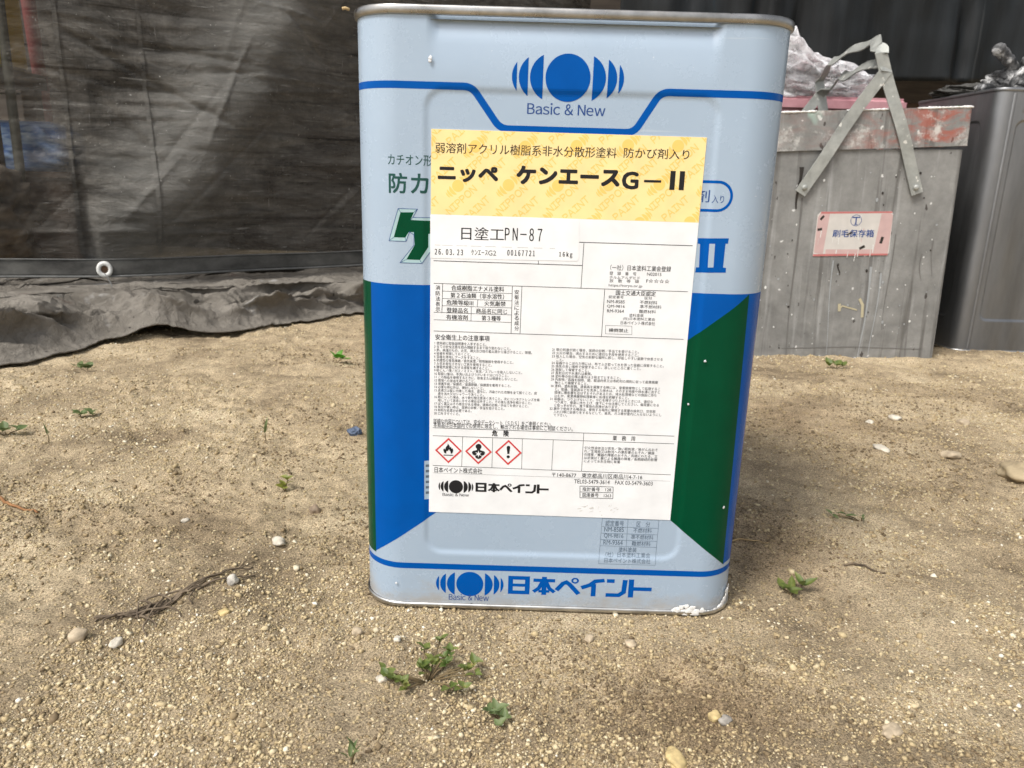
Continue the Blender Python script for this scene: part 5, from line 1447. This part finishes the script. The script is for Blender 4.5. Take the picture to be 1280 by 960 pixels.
PEB = [(-0.183, 0.015, .0098, BR, "round brown pebble midway between the left yellow-green sprout and the tin", .8, 1.0), (-0.193, -0.045, .0098, WH, "whitish oval pebble left of the tin, below the round brown one", .62, 1.5),
 (-0.278, -0.007, .0066, WH, "small bright white pebble left of the round brown pebble", .7, 1.2), (-0.206, -0.103, .0074, GY_, "ball-shaped pebble, half pale half grey, right of the dead roots", .95, 1.0),
 (-0.200, -0.135, .0070, YE, "yellowish pebble just right of the dead root ends", .6, 1.4), (-0.251, -0.165, .0084, WH, "white pebble just below the dead roots", .6, 1.3), (-0.273, -0.164, .0090, BE, "beige pebble below the left end of the dead roots", .9, .85),
 (-0.115, -0.151, .0066, BE, "beige upright pebble at the foot of the tin's left corner", 1.0, .8), (-0.090, -0.158, .0052, WH, "small white pebble between the tin and the clover", .8, 1.0), (-0.094, -0.189, .0060, WH, "white pebble touching the left side of the clover", .7, 1.2),
 (0.055, -0.246, .0118, YE, "yellow-beige flat stone at the bottom edge right of the clover", .5, 1.6), (0.082, -0.213, .0064, YE, "yellow pebble of a touching pair in the dark patch below the tin", .8, 1.0), (0.086, -0.2175, .0058, GY_, "grey pebble of a touching pair in the dark patch below the tin", .75, 1.0),
 (0.047, -0.152, .0068, BE, "pinkish beige round pebble below the middle of the tin", .8, 1.0), (0.023, -0.149, .0064, BE, "tan pebble in front of the tin, left of the pinkish one", .7, 1.2), (0.355, 0.201, .0150, WH, "flat white oval pebble standing out right of the tin", .45, 1.9),
 (0.425, 0.193, .0165, BE, "broad beige pebble right of the flat white oval one", .6, 1.3), (0.452, 0.129, .036, (0.40, 0.32, 0.20), "large beige rock half buried at the right edge", .55, 1.6), (0.433, 0.329, .0130, WH, "whitish pebble lying beyond the flat white oval one", .55, 1.3),
 (0.392, 0.307, .0085, WH, "white pebble nearest the bucket on the open ground", .6, 1.2), (0.499, 0.302, .0135, BE, "pale beige pebble near the right edge, below the steel can", .65, 1.2), (0.170, -0.220, .0110, BE, "beige flat stone at the lower right, apart from the rest", .5, 1.7)]
for k, (x, y, w, c, lb, fl, asp) in enumerate(PEB):
    pebble(x, y, w, c, lb, fl, asp, 4 if w > 0.02 else 3, k + 1, (0.62, 0.58, 0.50) if "half pale" in lb else None)

def make_leaf(name, a, b_, dead=None):
    m, n, l, b = mat_base(name, a, 0.5, 0, 0.4)
    f = noise(n, l, coords(n, l), 140, 3, 0.6)
    st_ = [(0.32, a), (0.62, b_)] + ([(0.76, dead)] if dead else [])
    l.new(ramp(n, l, f, st_), b.inputs["Base Color"])
    b.inputs["Subsurface Weight"].default_value = 0.0
    tl = n.new("ShaderNodeBsdfTranslucent"); tl.inputs[0].default_value = (*[min(1, c * 1.5) for c in b_], 1)
    mx = n.new("ShaderNodeMixShader"); mx.inputs[0].default_value = 0.25
    l.new(b.outputs[0], mx.inputs[1]); l.new(tl.outputs[0], mx.inputs[2]); l.new(mx.outputs[0], n["Material Output"].inputs[0])
    return m
LEAF = make_leaf("clover_green", (0.058, 0.105, 0.020), (0.165, 0.195, 0.048), (0.30, 0.24, 0.07))
LEAFY = make_leaf("yellow_green_leaf", (0.13, 0.17, 0.03), (0.25, 0.25, 0.05), (0.28, 0.19, 0.06))
LEAFD = make_leaf("dusty_leaf", (0.085, 0.13, 0.045), (0.16, 0.20, 0.08))
STEM = make_metal("brown_stem", (0.10, 0.065, 0.03), (0.20, 0.15, 0.07), 0.7, 0.9, 80, (1, 1, 1), 0.0)
def leaf_geo(length, width, curl, fold):
    V, F = [], []
    n = 6
    for i in range(n + 1):
        t = i / n
        w = width / 2 * math.sin(math.pi * min(1, 0.06 + t * 0.94) ** 0.8) if 0 < i < n else width * 0.03
        z = curl * length * (t - t * t * 0.9)
        V += [(-w, t * length, z + fold * w), (-w * .5, t * length, z + fold * w * .4), (0, t * length, z), (w * .5, t * length, z + fold * w * .4), (w, t * length, z + fold * w)]
    for i in range(n):
        for k in range(4): F.append((i * 5 + k, i * 5 + k + 1, (i + 1) * 5 + k + 1, (i + 1) * 5 + k))
    return V, F
def weed(x, y, clusters, label, cat, mat, seed, lsize=0.006, stemh=0.004, group=None, name="weed", lw=0.72, tilt=(0.15, 0.8)):
    rr = random.Random(seed)
    root = empty(name, (x, y, gh(x, y))); tag(root, label, cat, group)
    LV, LF, SV, SF = [], [], [], []
    for (dx, dy, n, h, spread) in clusters:
        zb = gh(x + dx, y + dy) - gh(x, y)
        cpos = Vector((dx, dy, zb + h))
        pts = [Vector((0, 0, -0.001)), Vector((dx * .5, dy * .5, zb * .5 + h * .7)), cpos]
        if dx == 0 and dy == 0: pts = [Vector((0, 0, -0.002)), Vector((0.0004, 0, h * .5)), cpos]
        V, F = tube(None, pts, 0.0005, STEM, None, 5); i0 = len(SV); SV += V; SF += [tuple(i0 + i for i in f) for f in F]
        a0 = rr.uniform(0, 6.28)
        for k in range(n):
            a = a0 + 6.283 * k / n + rr.uniform(-.35, .35)
            ln = lsize * rr.uniform(.75, 1.25)
            V, F = leaf_geo(ln, ln * lw * rr.uniform(.8, 1.15), rr.uniform(-.1, .45), rr.uniform(.15, .7))
            R = Matrix.Rotation(a, 3, 'Z') @ Matrix.Rotation(rr.uniform(*tilt), 3, 'X') @ Matrix.Rotation(rr.uniform(-.4, .4), 3, 'Y')
            o = cpos + Vector((rr.uniform(-1, 1), rr.uniform(-1, 1), rr.uniform(0, .6))) * spread
            i0 = len(LV); LV += [R @ Vector(v) + o for v in V]; LF += [tuple(i0 + i for i in f) for f in F]
    mesh_obj("foliage", LV, LF, mat, None, root, True); mesh_obj("stem", SV, SF, STEM, None, root, True)
weed(-0.069, -0.187, [(-0.004, 0.006, 5, .006, .001), (0.002, 0.010, 5, .007, .001), (0.010, 0.006, 5, .006, .001), (0.0, 0.001, 6, .005, .003), (0.021, 0.004, 6, .005, .0015), (0.024, 0.008, 3, .006, .001), (-0.021, -0.004, 6, .004, .001), (-0.017, -0.007, 3, .004, .001), (-0.013, -0.010, 3, .004, .001), (0.013, -0.011, 3, .003, .001), (0.020, -0.012, 3, .003, .001), (0.004, 0.026, 4, .006, .001), (-0.004, 0.016, 4, .010, .001), (0.011, 0.015, 4, .009, .001), (0.008, 0.012, 3, .007, .001), (-0.024, 0.001, 2, .004, .001), (0.026, 0.001, 3, .005, .001), (-0.010, -0.014, 3, .003, .001)],
     "clover sprawling low on the sand below the tin, the largest green plant", "weed", LEAF, 4, 0.0056, group=None)
weed(-0.030, -0.2175, [(0, 0.002, 4, .003, .0015), (0.003, -0.004, 3, .003, .001), (-0.004, 0.001, 3, .003, .001), (0.002, -0.009, 3, .002, .001)], "dusty green seedling right beside the sprawling clover", "weed", LEAFD, 7, 0.0062)
weed(-0.219, 0.056, [(0, 0, 3, .006, .001), (0.002, 0.004, 3, .010, .001), (-0.002, 0.0, 3, .003, .001)], "small yellow-green sprout left of the tin on open sand", "weed", LEAFY, 9, 0.0075)
weed(0.165, -0.086, [(0, 0, 4, .003, .001), (0.008, 0.003, 3, .005, .001), (-0.004, 0.004, 2, .003, .001)], "broad-leaved green seedling right of the tin's foot", "weed", LEAF, 12, 0.0105, lw=0.5)
weed(0.456, 0.564, [(0, 0, 4, .004, .002), (0.012, 0.004, 3, .004, .002), (-0.010, 0.0, 3, .003, .002)], "low green weed on the ground in front of the bucket", "weed", LEAF, 14, 0.013)
weed(-0.278, 0.501, [(0, 0, 4, .006, .002), (0.008, 0, 3, .005, .002)], "bright green tuft by the drop cloth, close to the tin's left edge", "weed", make_leaf("bright_leaf", (0.06, 0.19, 0.015), (0.11, 0.30, 0.03)), 15, 0.014)
weed(-0.097, -0.2535, [(0, 0, 3, .004, .001), (0.002, 0.002, 3, .006, .001)], "thin green shoot at the bottom edge below the clover", "weed", LEAFD, 16, 0.0075, lw=0.3, tilt=(.7, 1.3))
weed(-0.585, 0.418, [(0, 0, 4, .005, .002), (-0.01, 0, 3, .005, .002)], "green tuft in front of the dark gap under the drop cloth", "weed", LEAFD, 17, 0.012)
weed(-0.496, 0.240, [(0, 0, 4, .003, .003), (0.012, 0, 3, .003, .002)], "flat dusty green tuft between the drop cloth and the left edge", "weed", LEAFD, 18, 0.010)
weed(-0.532, 0.170, [(0, 0, 5, .004, .003), (-0.014, 0, 4, .004, .003), (0.01, 0.004, 3, .004, .002)], "green tuft cut off by the left edge of the view", "weed", LEAFD, 19, 0.011)
weed(-0.272, 0.170, [(0, 0, 3, .010, .001)], "slender grass blade sprout left of the blue scrap", "weed", LEAFD, 20, 0.015, lw=0.16, tilt=(.8, 1.35))
weed(-0.476, 0.149, [(0, 0, 3, .008, .001)], "thin grass blade sprout near the left edge of the view", "weed", LEAFD, 21, 0.012, lw=0.16, tilt=(.8, 1.35))
weed(0.262, 0.030, [(0, 0, 2, .003, .001), (-0.012, 0.002, 2, .003, .001), (-0.022, 0.004, 2, .002, .001)], "fallen green sprig lying flat on the sand right of the tin", "sprig", LEAFD, 22, 0.008, name="leaf_sprig", lw=0.35, tilt=(-.1, .25))

ROOT = make_metal("dead_root_bark", (0.060, 0.042, 0.028), (0.21, 0.16, 0.105), 0.8, 0.95, 120, (1, 1, 1), 0.0)
def wire(pts, r0, r1, amp, seed, arch=0.0):
    rr = random.Random(seed)
    n = 26; P = []
    A = np.array(pts, float); t = np.linspace(0, len(A) - 1, n)
    ph = rr.uniform(0, 6)
    for k in range(n):
        x, y = np.interp(t[k], range(len(A)), A[:, 0]), np.interp(t[k], range(len(A)), A[:, 1])
        q = k / (n - 1)
        x += amp * math.sin(q * 11 + ph); y += amp * math.cos(q * 8 + ph)
        P.append(Vector((x, y, gh(x, y) + r0 * 0.7 + arch * math.sin(math.pi * q))))
    return tube(None, P, 0, ROOT, None, 7, [r0 + (r1 - r0) * k / (n - 1) for k in range(n)])
dr = empty("dead_roots", (0, 0, 0)); tag(dr, "tangle of dark dead roots lying half buried in the sand left of the tin", "roots")
RV, RF = [], []
for w in (((-0.274, -0.143), (-0.262, -0.139), (-0.250, -0.136)), ((-0.262, -0.139), (-0.242, -0.122), (-0.228, -0.110)), ((-0.252, -0.136), (-0.238, -0.126), (-0.222, -0.098), (-0.205, -0.072)), ((-0.250, -0.135), (-0.240, -0.120), (-0.224, -0.105))):
    for k in range(3): V, F = wire(w, 0.0009 - 0.0002 * k, 0.00025, 0.0024, k * 7 + len(RV), 0.0015); i0 = len(RV); RV += V; RF += [tuple(i0 + i for i in f) for f in F]
for w, ar in ((((-0.246, -0.133), (-0.252, -0.126), (-0.243, -0.122), (-0.236, -0.128), (-0.245, -0.137)), 0.006), (((-0.256, -0.139), (-0.247, -0.133), (-0.236, -0.131), (-0.226, -0.136)), 0.004), (((-0.236, -0.118), (-0.228, -0.121), (-0.222, -0.115), (-0.229, -0.109)), 0.005), (((-0.244, -0.128), (-0.232, -0.113), (-0.214, -0.090), (-0.200, -0.079)), 0.002), (((-0.229, -0.114), (-0.243, -0.118), (-0.243, -0.142), (-0.236, -0.148)), 0.004), (((-0.250, -0.136), (-0.243, -0.145), (-0.238, -0.158)), 0.003), (((-0.228, -0.112), (-0.224, -0.126)), 0.003), (((-0.262, -0.139), (-0.268, -0.150)), 0.003), (((-0.226, -0.112), (-0.206, -0.100), (-0.196, -0.092)), 0.002), (((-0.252, -0.138), (-0.246, -0.128), (-0.256, -0.130), (-0.250, -0.139)), 0.005)):
    V, F = wire(w, 0.0009, 0.0004, 0.001, len(RV), ar); i0 = len(RV); RV += V; RF += [tuple(i0 + i for i in f) for f in F]
mesh_obj("root_strand", RV, RF, ROOT, None, dr, True)
TWIG = make_metal("orange_brown_twig", (0.19, 0.085, 0.030), (0.32, 0.16, 0.06), 0.7, 0.9, 90, (1, 1, 1), 0.0)
def twig(pts, r, label, mat):
    V, F = wire(pts, r, r * .6, 0.0012, len(label), 0.001)
    o = mesh_obj("twig", V, F, mat, None, None, True); tag(o, label, "twig", "twigs on the sand")
twig([(-0.455, 0.030), (-0.42, 0.008), (-0.390, -0.010)], 0.0014, "orange-brown twig at the left edge of the sand", TWIG)
twig([(0.128, -0.020), (0.15, -0.014), (0.172, -0.012)], 0.0008, "straw stalk poking out beside the tin's right side", STRAW)
twig([(0.215, -0.048), (0.228, -0.052), (0.240, -0.058)], 0.0009, "short dark twig on the sand at the right, below the fallen sprig", ROOT)
twig([(-0.452, 0.100 - .19), (-0.444, -0.092)], 0.0016, "stubby orange-brown twig at the left edge, lowest of the twigs", TWIG)
bs_ = crumple("plastic_scrap", (0.006, 0.004, 0.004), make_metal("dark_blue_scrap", (0.04, 0.06, 0.10), (0.10, 0.14, 0.22), 0.4, 0.6, 60, (1, 1, 1), 0.0), 151, 0.25, 0.5)
bs_.location = (-0.187, 0.190, gh(-0.187, 0.19) + 0.004); tag(bs_, "crumpled dark blue plastic scrap on the sand beside the tin", "scrap")
